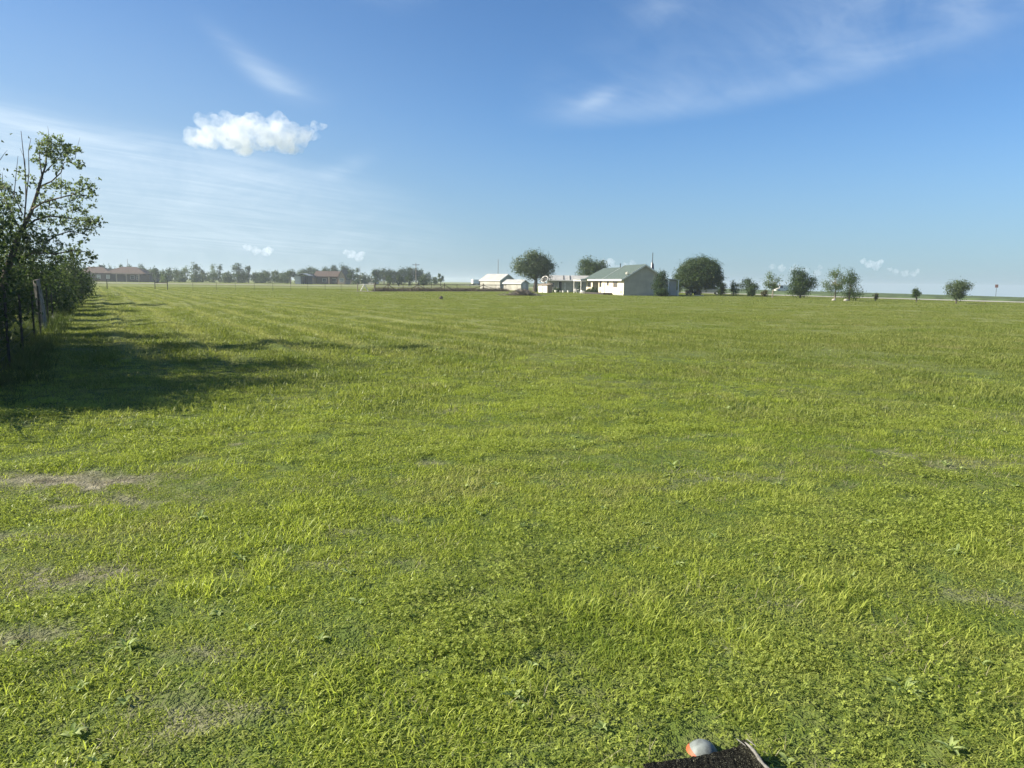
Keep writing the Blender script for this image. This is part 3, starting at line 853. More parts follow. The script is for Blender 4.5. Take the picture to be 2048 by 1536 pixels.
def window(root, face, u, z, wd, h, at_=0.0, glass=None, frame=None, sash=True, name='window'):
    """window on a wall: face 'x-' or 'y-' of the local frame, u along the wall"""
    g = glass or M_glass; fr = frame or M_white; f = .06
    def bx(m, u0, u1, z0, z1, p0, p1):
        if face == 'x-': m.box(at_ - p1, at_ - p0, u0, u1, z0, z1)
        elif face == 'y-': m.box(u0, u1, at_ - p1, at_ - p0, z0, z1)
        return m
    o = bx(MB(), u - wd / 2, u + wd / 2, z, z + h, -.05, .012).build(name, g, root)
    m = MB()
    bx(m, u - wd / 2 - f, u - wd / 2, z - f, z + h + f, -.02, .035); bx(m, u + wd / 2, u + wd / 2 + f, z - f, z + h + f, -.02, .035)
    bx(m, u - wd / 2, u + wd / 2, z + h, z + h + f, -.02, .035); bx(m, u - wd / 2, u + wd / 2, z - f, z, -.02, .05)
    if sash: bx(m, u - wd / 2, u + wd / 2, z + h / 2 - .02, z + h / 2 + .02, -.02, .03)
    m.build('frame', fr, o)
    return o


def main_house():
    rz = R(10.3); x0, y0 = 15.4, 108.0
    root = empty('brick_house', x0, y0, None, rz)
    tag(root, 'long cream brick house with a green shingle roof, gable end in shade', 'house')
    gable_shell(root, 6.0, 0, 8.9, 2.42, 4.24, M_cream, M_green_roof, over=.5, end=.4, fascia=M_white, end1=.02)
    # farther section: lower ridge, a recessed porch in the middle
    w_, ev, rg = 6.0, 2.42, 4.0
    MB().prism([(0, -.15), (w_, -.15), (w_, ev - .01), (3.0, rg - .01), (0, ev - .01)], 8.905, 12.3).build('wall', M_cream, root)
    MB().prism([(1.5, -.15), (w_, -.15), (w_, ev - .02), (3.0, rg - .03), (1.5, ev + .55)], 12.3, 15.6).build('porch_wall', M_shadeboard, root)
    MB().prism([(0, -.15), (w_, -.15), (w_, ev - .01), (3.0, rg - .01), (0, ev - .01)], 15.6, 19.2).build('wall', M_cream, root)
    gable_shell(root, w_, 8.94, 19.2, ev - .02, rg, None, M_green_roof, over=.5, end=0, th=.13, fascia=M_white, wall=False, end1=.4)
    sl = (4.24 - 2.42) / 3.0
    MB().prism([(-.5, 2.42 - .5 * sl + .155), (3.0, 4.24 + .155), (3.0, 4.24 + .185), (-.5, 2.42 - .5 * sl + .185)], 8.80, 8.93).build('roof_flashing', M_zinc, root)
    # small porch roof at the far end
    MB().prism([(-1.6, 2.06), (-.02, 2.3), (-.02, 2.4), (-1.6, 2.16)], 16.8, 21.5).build('porch_roof', M_green_roof, root)
    MB().box(-1.64, -1.603, 16.8, 21.5, 1.98, 2.17).build('fascia', M_white, root)
    for yy in (16.95, 21.3): MB().box(-1.55, -1.43, yy, yy + .12, -.1, 2.05).build('porch_post', M_white, root)
    # windows on the sunny wall
    window(root, 'x-', 3.8, 1.2, 1.7, .95, glass=M_greyglass, frame=M_browntrim)
    window(root, 'x-', 7.4, 1.4, .6, .72, frame=M_browntrim, sash=False)
    window(root, 'x-', 11.2, 1.15, .9, .8, frame=M_browntrim)
    window(root, 'x-', 17.3, 1.1, 1.6, .75, glass=M_greyglass, frame=M_browntrim)
    d = MB().box(1.44, 1.52, 13.2, 14.1, 0, 2.0).build('door', M_darktrim, root)
    MB().box(1.40, 1.438, 13.3, 13.36, .95, 1.08).build('handle', M_steel, d)
    # downspout, vent, meter boxes, foundation course
    MB().tube([(-.46, 8.9, 2.2), (-.08, 8.9, 2.0), (-.06, 8.9, .1)], .05, 6).build('downspout', M_white, root)
    MB().prism([(.01, .19), (5.99, .19), (5.99, 2.38), (3.0, 4.1), (.01, 2.38)], -.022, -.003).build('gable_shade_panel', M_boards_and_shade, root)  # grey over the cream brick: the gable's shade put into its colour
    v = MB(); v.box(2.65, 3.15, -.045, -.023, 3.1, 3.65)
    for k in range(5): v.box(2.7, 3.1, -.06, -.045, 3.15 + k * .1, 3.2 + k * .1)
    v.build('gable_vent', M_boards_and_shade, root)
    MB().box(-.035, 6.035, -.035, 8.9, -.15, .18).build('foundation', M_concrete, root)
    MB().box(-.12, -.002, .9, 1.2, .35, .62).build('hose_box', M_boards_and_shade, root)
    m = MB(); m.lathe([(0.0, -.07), (.14, -.05), (.25, 0), (.27, .005)], 16)
    dd = m.build('satellite_dish', M_white, root, smooth=True); dd.location = (.35, -.3, 3.05); dd.rotation_euler = (R(60), 0, R(150))
    MB().tube([(0, 0, -.4), (0, 0, -.05)], .03, 6).build('mast', M_steel, dd)
    MB().tube([(2.6, 9.7, 3.5), (2.6, 9.7, 4.6)], .06, 8).tube([(2.6, 9.7, 4.57), (2.6, 9.7, 4.67)], .10, 8).build('vent_pipe', M_steel, root)
    # lean-to on the far right
    MB().prism([(6.005, -.15), (9.0, -.15), (9.0, 2.2), (6.005, 2.4)], 3.0, 12.0).build('lean_to', M_boards_and_shade, root)
    MB().prism([(6.55, 2.44), (9.4, 2.21), (9.4, 2.3), (6.55, 2.54)], 2.6, 12.3).build('lean_to_roof', M_metalroof, root)
    # porch post at the lean-to edge
    for xx in (7.6, 9.1): MB().box(xx, xx + .12, 2.65, 2.77, -.1, 2.25).build('porch_post', M_white, root)
    return root


main_house()


def house_local(a, b):                                           # main-house frame -> world
    c, s = math.cos(R(10.3)), math.sin(R(10.3)); return 15.4 + a * c - b * s, 108.0 + a * s + b * c


bx, by = house_local(-1.0, 9.2)
root = empty('flower_bed', bx, by, None, R(10.3)); tag(root, 'low flower bed edged with dark timbers along the sunny cream wall', 'flower bed')
for a in ((-.5, -.38, -4.4, 7, -.05, .30), (-.38, .88, -4.4, -4.28, -.05, .30)): MB().box(*a).build('edging', M_darktrim, root)
MB().box(-.379, .9, -4.279, 7, -.05, .22).build('soil', M_dirt, root)

for (a, b, wd, h, lm, lab) in ((-.55, 13.6, 1.7, 1.15, 'mid', 'rounded green bush in front of the shaded porch of the cream house'), (-.6, 11.4, .7, 1.0, 'dark', 'small upright dark bush beside the porch corner of the cream house'),
                               (-.7, 15.3, 1.2, .8, 'dark', 'low dark bush left of the rounded porch bush')):
    x, y = house_local(a, b); tree('bush', lab, 'bush', x, y, wd, h, 'bush', lm, leaf=.12, dens=1.2, trunk_h=.25, limbs=4)


def barn():
    x, y = at(1000, 178); root = empty('metal_barn', x, y, None, R(48))
    tag(root, 'small cream metal barn with a pale roof and a dark grey gable end', 'barn')
    gable_shell(root, 5.2, 0, 6.4, 2.05, 3.45, M_creamplain, M_metalroof, over=.2, end=.2, th=.08, fascia=M_white)
    MB().box(1.3, 3.9, -.03, -.005, 0, 2.1).build('door', M_boards_and_shade, root)
    MB().box(.03, 5.17, -.022, -.004, -.1, 2.03).build('gable_shade_panel', M_boards_and_shade, root)


barn()
x, y = at(1042, 160); root = empty('garden_shed', x, y, None, R(52)); tag(root, 'low cream shed between the metal barn and the leaning big tree', 'shed')
gable_shell(root, 2.6, 0, 4.6, 1.5, 2.15, M_creamplain, M_metalroof, over=.2, end=.2, th=.07, fascia=M_white)
MB().box(.6, 1.6, -.03, -.005, 0, 1.45).build('door', M_whitewood, root)


def long_shed():
    x, y = at(1094, 143.5); root = empty('outbuilding', x, y, None, R(-3)); L = 10.5
    tag(root, 'long grey-walled outbuilding with a white sheet roof behind the cream house', 'outbuilding')
    MB().prism_y([(0, -.1), (5, -.1), (5, 2.15), (2.5, 2.95), (0, 2.15)], 0, L).build('wall', M_boards_and_shade, root)
    MB().prism_y([(-.4, 2.06), (2.5, 2.97), (5.4, 2.06), (5.4, 2.14), (2.5, 3.05), (-.4, 2.14)], -.3, L + .3).build('roof', M_metalroof, root)
    MB().box(-.3, L + .3, -.44, -.41, 1.98, 2.15).build('gutter', M_white, root)
    for xx in (3.0, 4.2):
        MB().prism_y([(-.2, 2.2), (2.3, 2.985), (2.3, 3.05), (-.2, 2.29)], xx, xx + .12).build('batten', M_darktrim, root)
    d = MB().box(1.9, 2.7, -.03, -.003, 0, 1.9).build('door', M_darktrim, root)
    MB().box(1.96, 2.2, -.05, -.032, .02, 1.85).build('door_panel', M_whitewood, d)
    MB().box(3.2, 3.5, -.05, -.003, 0, 1.7).build('pilaster', M_whitewood, root)
    window(root, 'y-', .9, .9, .8, .7, frame=M_boards_and_shade)


long_shed()


def white_cabinet():
    x, y = at(1086, 126); root = empty('tool_shed', x, y, None, R(-42))
    tag(root, 'small brown-framed shed with two bright white doors under the big leaning tree', 'shed')
    MB().box(-1.0, 1.0, 0, 1.1, -.1, 1.25).build('body', M_shadeboard, root)
    MB().prism_y([(-.15, 1.22), (1.25, 1.42), (1.25, 1.5), (-.15, 1.3)], -1.1, 1.1).build('roof', M_shadeboard, root)
    for s in (-1, 1):
        d = MB().box(min(s * .06, s * .9), max(s * .06, s * .9), -.04, -.004, .05, 1.15).build('door', M_white, root)
        MB().box(s * .12 - .02, s * .12 + .02, -.06, -.041, .55, .68).build('handle', M_steel, d)


white_cabinet()
x, y = at(1089, 131); root = empty('mesh_dish', x, y); tag(root, 'big round pale satellite dish on a post behind the white-doored shed', 'satellite dish')
MB().tube([(0, 0, -.1), (0, 0, 1.9)], .07, 8).build('post', M_palebark, root)
m = MB(); m.lathe([(.05, -.2), (.3, -.14), (.5, -.04), (.62, .04)], 20); b = m.build('bowl', M_darktrim, root, smooth=True); b.location = (0, -.1, 2.2); b.rotation_euler = (R(55), 0, R(-35))
m = MB(); m.tube([(.63 * math.cos(t), .63 * math.sin(t), .04) for t in np.linspace(0, 2 * math.pi, 25)], .045, 6, False).build('rim', M_white, b, smooth=True)
for t in (0, 2.1, 4.2): MB().tube([(.58 * math.cos(t), .58 * math.sin(t), .05), (0, 0, .55)], .03, 5).build('strut', M_white, b)
MB().tube([(0, 0, .5), (0, 0, .64)], .09, 8).build('receiver', M_white, b)

for i, (px, dY, s) in enumerate(((1112, 133, .26), (1121, 134, .2), (1127, 133.5, .22), (1137, 134, .24))):
    x, y = at(px, dY); m = MB(); m.lathe([(s * .6, 0), (s * .75, s * .5), (s * .95, s * 1.3), (s, s * 1.5), (s * .85, s * 1.5), (s * .8, s * 1.2), (0, s * 1.2)], 10)
    o = m.build('garden_pot', M_white, None, True); o.location = (x, y, gz(x, y) - .01)
    tag(o, 'white garden pot in the row at the foot of the grey outbuilding', 'pot', 'white pots by the outbuilding')


def garden_chair(px, Y, rz, label, s=1.0):
    x, y = at(px, Y); root = empty('garden_chair', x, y, None, rz); root.scale = (s, s, s); tag(root, label, 'chair', 'white garden chairs')
    MB().box(-.27, .27, -.27, .27, .38, .43).build('seat', M_white, root)
    MB().prism_y([(.24, .43), (.30, .43), (.42, .95), (.36, .95)], -.27, .27).build('backrest', M_white, root)
    for sx in (-1, 1):
        for sy in (-1, 1): MB().tube([(sx * .24, sy * .24, 0), (sx * .24, sy * .24, .38)], .03, 6).build('leg', M_white, root)
        MB().box(sx * .28 - .03, sx * .28 + .03, -.27, .3, .62, .66).build('armrest', M_white, root)


garden_chair(1153, 124, R(40), 'larger white garden chair on the lawn left of the cream house', .95)
garden_chair(1162, 121, R(-30), 'small white garden chair, left one of the pair by the porch post', .6)
garden_chair(1167, 120, R(20), 'small white garden chair, right one of the pair by the porch post', .6)

x, y = at(1349, 114); root = empty('utility_box', x, y, None, R(25)); tag(root, 'grey-green utility box standing on the lawn right of the cream house', 'utility box')
MB().box(-.33, .33, -.3, .3, 0, .68).build('cabinet', M_box, root, bevel=.02); MB().prism_y([(-.34, .682), (.34, .682), (.34, .72), (-.34, .8)], -.36, .36).build('lid', M_box, root, bevel=.01)
MB().box(-.45, .45, -.4, .4, -.1, .03).build('base', M_concrete, root); MB().box(.1, .16, -.32, -.302, .35, .45).build('handle', M_steel, root)
for i, (px, Y_, lab) in enumerate(((1394, 113, 'small pale concrete slab lying in front of the round tree, left one'), (1404, 113.5, 'longer pale concrete slab lying in front of the round tree, right one'))):
    x, y = at(px, Y_); o = MB().box(-.26 - .1 * i, .26 + .1 * i, -.3, .3, -.03, .14).build('concrete_slab', M_concrete, None, bevel=.02); o.location = (x, y, gz(x, y)); o.rotation_euler = (0, 0, .2 + i); tag(o, lab, 'slab')


def flagpole():
    x, y = at(1303.5, 124); root = empty('flagpole', x, y); h = ztop(1303, 507, 124)
    tag(root, 'dark flagpole with a limp blue and white flag behind the cream house', 'flagpole')
    MB().tube([(0, 0, -.1), (0, 0, h * .5), (0, 0, h)], [.08, .07, .05], 8).build('pole', M_steel, root)
    MB().lathe([(0, h + .0), (.08, h + .05), (.08, h + .1), (0, h + .16)], 10).build('finial', M_steel, root)
    f = MB(); rng = np.random.default_rng(2)
    for nm, mt, xx, w_ in (('blue_field', M_flagblue, .0, .2), ('white_field', M_white, -.17, .17)):
        m = MB(); n = 8; V = []; Fc = []
        for i in range(n + 1):
            for j in range(5):
                zz = h - 1.3 - j * .3; u = i / n
                V.append((xx + (u - .1) * w_ * (1 + .15 * j), .08 * math.sin(u * 9 + j * .7), zz - u * .3))
        for i in range(n):
            for j in range(4): Fc.append((i * 5 + j, i * 5 + j + 1, (i + 1) * 5 + j + 1, (i + 1) * 5 + j))
        m.add(V, Fc); o = m.build(nm, mt, root, True); so = o.modifiers.new('cloth', 'SOLIDIFY'); so.thickness = .02


flagpole()


def utility_pole(px, Y, top, label, arm=True, r=.12):
    x, y = at(px, Y); h = ztop(px, top, Y) - gz(x, y); root = empty('utility_pole', x, y); tag(root, label, 'pole')
    MB().tube([(0, 0, -.2), (0, 0, h)], [r, r * .75], 8).build('pole', M_oldwood, root)
    if arm:
        MB().box(-.9, .9, -.06, .06, h - .55, h - .42).build('crossarm', M_oldwood, root)
        for s in (-.8, 0, .8): MB().lathe([(.05, h - .42), (.07, h - .34), (.03, h - .24)], 8, (s, 0, 0)).build('insulator', M_glass, root)
    return root


utility_pole(832, 205, 526, 'slender wooden utility pole in front of the low dark woods')
utility_pole(996, 235, 519, 'tall plain pole rising behind the pale barn roof', False, .1)
utility_pole(720, 260, 532, 'thin mast sticking up at the right edge of the woods by the tan-roofed house', False, .07)
utility_pole(256.5, 300, 518, 'thin mast rising behind the right end of the brown hip roof', False, .08)


def sign_pole():
    x, y = at(1993, 150); h = ztop(1993, 569, 150) - gz(x, y); root = empty('roadside_sign', x, y, None, R(-35))
    tag(root, 'lone small reddish sign on a thin post at the far right horizon', 'sign')
    MB().tube([(0, 0, -.2), (0, 0, h)], .035, 8).build('post', M_steel, root)
    MB().box(-.26, .26, -.05, -.03, h - .6, h).build('sign_panel', M_red, root, bevel=.01)


sign_pole()


# vehicles
def wheels(root, pos, r, w_):
    for (a, b) in pos:
        m = MB(); m.lathe([(r * .6, -w_ / 2), (r * .95, -w_ / 2), (r, -w_ * .35), (r, w_ * .35), (r * .95, w_ / 2), (r * .6, w_ / 2)], 16)
        t = m.build('wheel', M_tyre, root, True); t.location = (a, b, r); t.rotation_euler = (R(90), 0, 0)
        MB().lathe([(0, -w_ * .4), (r * .6, -w_ * .45), (r * .6, w_ * .45), (0, w_ * .4)], 12).build('rim', M_zinc, t)


def car(px, Y, rz, label, paint, cat='car', h=1.45, van=False):
    x, y = at(px, Y); root = empty('parked_car' if not van else 'parked_van', x, y, None, rz); tag(root, label, cat)
    L = 2.2
    body = [(-L, .35), (-L, .75), (-L + .1, .86), (-.95 if not van else -2.0, .92), (1.0, .95), (L - .08, .80), (L, .6), (L, .35)]
    MB().prism(body, -.85, .85).build('body', paint, root, bevel=.05)
    cab = [(-1.55, .9), (-1.1, h - .04), (.15, h), (.95, .93)] if not van else [(-2.15, .88), (-2.1, h + .3), (.9, h + .34), (1.35, .93)]
    MB().prism(cab, -.74, .74).build('cabin', paint, root, bevel=.05)
    gl = MB()
    k = [(-1.38, .96), (-1.05, h - .1), (.12, h - .07), (.78, .98)] if not van else [(.1, 1.0), (.1, h + .15), (.75, h + .17), (1.1, 1.0)]
    gl.prism(k, -.752, -.742); gl.prism(k, .742, .752); gl.build('side_window', M_glass, root)
    xa = cab[3]; xb = cab[2]; ta = .12; tb = .88
    p0 = (xa[0] + (xb[0] - xa[0]) * ta, xa[1] + (xb[1] - xa[1]) * ta); p1 = (xa[0] + (xb[0] - xa[0]) * tb, xa[1] + (xb[1] - xa[1]) * tb)
    MB().prism([p0, p1, (p1[0] + .02, p1[1] + .02), (p0[0] + .02, p0[1] + .02)], -.64, .64).build('windscreen', M_glass, root)
    for s in (-1, 1):
        MB().box(L - .05, L + .012, s * .62 - .16, s * .62 + .16, .58, .72).build('headlight', M_white, root)
        MB().box(-L - .012, -L + .05, s * .66 - .1, s * .66 + .1, .6, .74).build('tail_light', M_red, root)
    wheels(root, [(-1.35, -.78), (1.35, -.78), (-1.35, .78), (1.35, .78)], .32, .2)


car(1417, 128, R(170), 'grey car parked in the shade under the round tree', M_car)
car(1563, 205, R(200), 'white van parked far off between the airy tree and the dense twin-crowned tree', M_white, 'van', 1.5, True)


def cart():
    x, y = at(1387, 121); root = empty('utility_cart', x, y, None, R(20)); tag(root, 'small white-roofed utility cart standing beside the round tree trunk', 'utility cart')
    MB().prism([(-1.1, .3), (-1.1, .75), (-.3, .75), (-.25, .45), (.4, .45), (.55, .8), (1.05, .7), (1.1, .3)], -.55, .55).build('body', M_blackplastic, root, bevel=.03)
    MB().box(-.35, .1, -.5, .5, .46, .62).prism([(-.42, .6), (-.3, .6), (-.38, 1.05), (-.48, 1.05)], -.5, .5).build('seat', M_car, root)
    MB().box(-.75, .75, -.6, .6, 1.42, 1.52).build('roof', M_white, root, bevel=.03)
    for sx in (-.65, .62):
        for sy in (-.52, .52): MB().tube([(sx, sy, .7), (sx * .95, sy, 1.43)], .03, 6).build('roof_post', M_steel, root)
    MB().lathe([(.14, 0), (.17, .015), (.14, .03)], 12, (.38, -.2, .9)).build('steering_wheel', M_blackplastic, root)
    wheels(root, [(-.75, -.5), (.75, -.5), (-.75, .5), (.75, .5)], .27, .18)


cart()


# far left houses
def hip_roof(mb, x0, x1, y0, y1, z0, z1, inset):
    ym = (y0 + y1) / 2
    V = [(x0, y0, z0), (x1, y0, z0), (x1, y1, z0), (x0, y1, z0), (x0 + inset, ym, z1), (x1 - inset, ym, z1),
         (x0, y0, z0 - .2), (x1, y0, z0 - .2), (x1, y1, z0 - .2), (x0, y1, z0 - .2)]
    return mb.add(V, [(0, 1, 5, 4), (1, 2, 5), (2, 3, 4, 5), (3, 0, 4), (6, 7, 1, 0), (7, 8, 2, 1), (8, 9, 3, 2), (9, 6, 0, 3), (9, 8, 7, 6)])


def left_house():
    Yd = 270.0; x0, y0 = at(140, Yd); root = empty('brick_house', x0, y0, None, R(4)); s = Yd / F
    tag(root, 'long brown brick house with a wide dull brown hip roof beyond the field', 'house')
    W = 156 * s
    MB().box(0, 76 * s, 0, 9, -.1, 2.75).build('wall', M_brownbrick, root)
    MB().box(76.02 * s, 136 * s, 1.6, 9, -.1, 2.75).build('wall', M_brownbrick, root)
    MB().box(136.02 * s, 152 * s, .6, 9, -.1, 2.4).build('wall', M_brownbrick, root)
    hip_roof(MB(), -.6, 80 * s, -.6, 9.6, 2.96, 5.15, 5.0).build('roof', M_brown_roof, root)
    hip_roof(MB(), 60 * s, 146 * s, -.2, 10.0, 2.90, 5.3, 5.0).build('roof', M_brown_roof, root)
    MB().box(76 * s, 140 * s, -.28, -.21, 2.66, 2.88).build('fascia', M_tanbrick, root)
    for px in (89, 108, 132): MB().box(px * s - .15, px * s + .15, -.1, .2, -.1, 2.68).build('porch_post', M_tanbrick, root)
    for px in (55, 73): window(root, 'y-', px * s, 1.1, 1.1, 1.2, glass=M_paleglass, sash=True)
    window(root, 'y-', 116 * s, 1.0, 1.3, 1.2, at_=1.6); window(root, 'y-', 127 * s, 1.0, 1.1, 1.2, at_=1.6)
    MB().box(98 * s, 98 * s + .95, 1.56, 1.598, 0, 2.05).build('door', M_darktrim, root)
    MB().box(46 * s, 50 * s, 4.2, 5.2, 4.2, 5.7).build('chimney', M_brownbrick, root)


left_house()


def tan_house():
    Yd = 292.0; x0, y0 = at(615, Yd); root = empty('brick_house', x0, y0, None, R(-2)); s = Yd / F
    tag(root, 'brown brick house with a dark main roof and two tan gabled wings', 'house')
    MB().box(15 * s, 58 * s, 2.5, 10, -.1, 2.7).build('wall', M_brownbrick, root)
    MB().prism_y([(1.6, 2.72), (6.2, 4.75), (10.8, 2.72), (10.8, 2.9), (6.2, 4.95), (1.6, 2.9)], 8 * s, 62 * s).build('roof', M_brown_roof, root)
    # left wing, turned so its slope catches the sun
    def wing(px0, px1, dep, ev, rg, nm):
        a, b = px0 * s, px1 * s
        MB().prism([(a, -.1), (b, -.1), (b, ev), ((a + b) / 2, rg), (a, ev)], dep, 9).build('wall', M_tanbrick, root)
        m = (a + b) / 2; k = (rg - ev) / (m - a); o = .4
        MB().prism([(a - o, ev - o * k + .01), (m, rg + .01), (b + o, ev - o * k + .01), (b + o, ev - o * k + .17), (m, rg + .17), (a - o, ev - o * k + .17)], dep - .4, 9.2).build('roof', M_tan_roof, root)
        window(root, 'y-', m, .9, 1.5, 1.3, at_=dep, glass=M_paleglass, frame=M_white)
    wing(2, 12, -1.0, 2.55, 3.6, 'a')
    wing(62, 76, -.5, 2.6, 5.4, 'b')
    for px in (41, 60): MB().box(px * s - .18, px * s + .18, 1.0, 1.36, -.1, 2.75).build('porch_post', M_tanbrick, root)
    MB().box(38 * s, 62 * s, .9, 2.498, 2.75, 2.9).build('porch_roof', M_brown_roof, root)
    window(root, 'y-', 30 * s, .9, 1.4, 1.2, at_=2.5); window(root, 'y-', 50 * s, .9, 1.4, 1.2, at_=2.5)
    MB().box(45 * s, 45 * s + 1, 2.46, 2.498, 0, 2.1).build('door', M_darktrim, root)


tan_house()


def tin_shed():
    Yd = 275.0; x0, y0 = at(590, Yd); root = empty('tin_shed', x0, y0, None, R(0)); s = Yd / F
    tag(root, 'pale grey open-fronted tin shed left of the tan-gabled house', 'shed')
    W = 26 * s
    MB().box(0, 11 * s, 0, 6, -.1, 2.7).build('wall', M_zinc, root)
    m = MB(); m.box(11 * s + .01, W, 5.8, 6, -.1, 2.9); m.box(W - .12, W, 0, 5.79, -.1, 2.9); m.build('wall', M_darktrim, root)
    MB().prism([(-.2, 2.72), (W * .55, 3.75), (W + .2, 3.0), (W + .2, 3.1), (W * .55, 3.87), (-.2, 2.84)], -.3, 6.2).build('roof', M_zinc, root)
    for px in (16.5, 21.5): MB().box(px * s - .08, px * s + .08, .05, .21, -.1, 3.1).build('post', M_steel, root)


tin_shed()
x, y = at(741, 345); root = empty('low_shed', x, y, None, R(-10)); tag(root, 'low pale-roofed shed far behind the white fence brace', 'shed')
MB().box(-2.4, 2.4, 0, 4, -.1, 1.4).build('wall', M_boards_and_shade, root)
MB().prism_y([(-.3, 1.4), (2, 2.3), (4.3, 1.4), (4.3, 1.48), (2, 2.4), (-.3, 1.48)], -2.7, 2.7).build('roof', M_metalroof, root)


def trailer():
    x, y = at(952, 400); root = empty('box_trailer', x, y, None, R(28)); tag(root, 'white box trailer with a dark tow vehicle on the horizon left of the barn', 'trailer')
    MB().box(-2.2, 1.2, -1.1, 1.1, .75, 2.75).build('box', M_white, root, bevel=.04)
    MB().box(-2.1, 2.1, -.5, .5, .55, .745).build('chassis', M_steel, root)
    m = MB(); m.prism([(1.5, .5), (1.5, 2.2), (2.5, 2.3), (3.0, 1.5), (3.9, 1.4), (4.0, .5)], -.95, .95); m.build('cab', M_blackplastic, root, bevel=.04)
    wheels(root, [(-1.2, -.9), (-1.2, .9), (2.0, -.85), (3.4, -.85), (2.0, .85), (3.4, .85)], .4, .25)


trailer()


# ------------------------------------------------------------------ trees of the farmyard and the right-hand row
T('cottonwood_tree', 'big grey-green leaning-crowned tree over the brush pile, left of the outbuilding', 1070, 137, 92, 500, 'leaning', 'silver', dens=1.35, leaf=.24, trunk_h=.28, trunk_r=.33, limbs=12, seed=3, clump=.11, bark=M_bark)
T('shade_tree', 'broad green tree behind the far end of the green roof', 1183, 150, 64, 515, 'round', 'mid', dens=1.2, leaf=.24, trunk_h=.3, seed=4, clump=.12)
T('round_tree', 'large dense ball-shaped dark tree right of the cream house', 1397, 120, 98, 513, 'ball', 'mid', dens=1.9, leaf=.19, trunk_h=.2, trunk_r=.26, limbs=10, seed=5, clump=.085, shell=.38)
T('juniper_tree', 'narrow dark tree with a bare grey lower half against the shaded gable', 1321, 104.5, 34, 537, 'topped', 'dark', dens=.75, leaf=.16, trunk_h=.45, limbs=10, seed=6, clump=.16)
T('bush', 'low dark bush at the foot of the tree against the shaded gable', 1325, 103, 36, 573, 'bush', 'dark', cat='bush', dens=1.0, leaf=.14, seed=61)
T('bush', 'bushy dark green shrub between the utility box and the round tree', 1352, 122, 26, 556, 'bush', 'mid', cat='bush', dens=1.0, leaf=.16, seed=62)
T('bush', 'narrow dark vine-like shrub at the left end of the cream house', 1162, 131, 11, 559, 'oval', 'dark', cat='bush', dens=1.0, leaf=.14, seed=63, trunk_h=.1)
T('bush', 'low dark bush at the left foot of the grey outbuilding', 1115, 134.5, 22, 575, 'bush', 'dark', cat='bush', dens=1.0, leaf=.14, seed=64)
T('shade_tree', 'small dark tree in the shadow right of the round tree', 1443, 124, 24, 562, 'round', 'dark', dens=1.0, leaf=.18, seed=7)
T('shade_tree', 'yellow-green bushy tree, first one right of the round tree', 1468, 121, 24, 560, 'oval', 'light', dens=.9, leaf=.17, trunk_h=.2, seed=8)
T('shade_tree', 'broad flat-topped grey-green tree in the right-hand row', 1497, 117, 46, 557, 'spread', 'mid', dens=.85, leaf=.17, trunk_h=.25, seed=9)
T('bush', 'rounded bush tucked under the flat-topped tree', 1504, 114, 22, 572, 'bush', 'mid', cat='bush', leaf=.15, seed=91)
T('bush', 'small rusty-green bush left of the airy tree', 1530, 115, 15, 577, 'bush', 'rust', cat='bush', dens=1.0, leaf=.13, seed=10)
T('young_tree', 'airy pale green young tree with sky showing through its crown', 1546, 104, 48, 544, 'airy', 'light', dens=.75, leaf=.15, trunk_h=.42, trunk_r=.07, limbs=10, seed=11, bark=M_palebark)
T('young_tree', 'dense dark twin-crowned tree in the right-hand row', 1602, 106, 62, 536, 'twin', 'mid', dens=1.25, leaf=.17, trunk_h=.2, trunk_r=.1, seed=12)
T('young_tree', 'sparse wide-spread tree on a pale bare trunk', 1671, 91, 62, 538, 'airy', 'light', dens=.85, leaf=.14, trunk_h=.5, trunk_r=.08, limbs=10, seed=13, bark=M_palebark)
T('young_tree', 'darker pointed tree on a dark trunk right of the pale-trunked one', 1700, 90, 46, 534, 'cone', 'mid', dens=.75, leaf=.14, trunk_h=.42, trunk_r=.07, limbs=9, seed=14)
T('shrub', 'tiny vase-shaped reddish shrub beyond the last trees on the right', 1753, 92, 16, 587, 'vase', 'rust', cat='shrub', dens=1.0, leaf=.1, trunk_h=.3, seed=15)
T('shrub', 'small oval shrub on the lawn near the road', 1835, 88, 22, 576, 'oval', 'mid', cat='shrub', dens=1.0, leaf=.11, trunk_h=.15, seed=16)
T('shrub', 'large multi-stemmed spreading shrub on the right, its shadow on the road side', 1915, 82, 60, 562, 'vase', 'silver', cat='shrub', dens=1.25, leaf=.12, trunk_h=.18, limbs=12, seed=17, clump=.13, shell=.6)
for i, (px, Y_, lab) in enumerate(((1670, 89.5, 'pale stone at the foot of the pale-trunked tree'), (1694, 89, 'pale stone at the foot of the dark-trunked pointed tree'))):
    x, y = at(px, Y_); m = MB(); m.lathe([(.0, -.05), (.24, 0), (.27, .1), (.17, .22), (0, .26)], 9); o = m.build('stone', M_concrete, None, True); o.location = (x, y, gz(x, y)); o.scale = (1, .8, 1); tag(o, lab, 'stone')
x, y = gp(882, 599); m = MB(); m.lathe([(.0, -.05), (.16, 0), (.2, .12), (.13, .24), (.05, .30), (0, .31)], 9); o = m.build('stone', M_bark, None, True); o.location = (x, y, gz(x, y)); tag(o, 'small dark stone alone in the mown field before the pipe fence', 'stone')


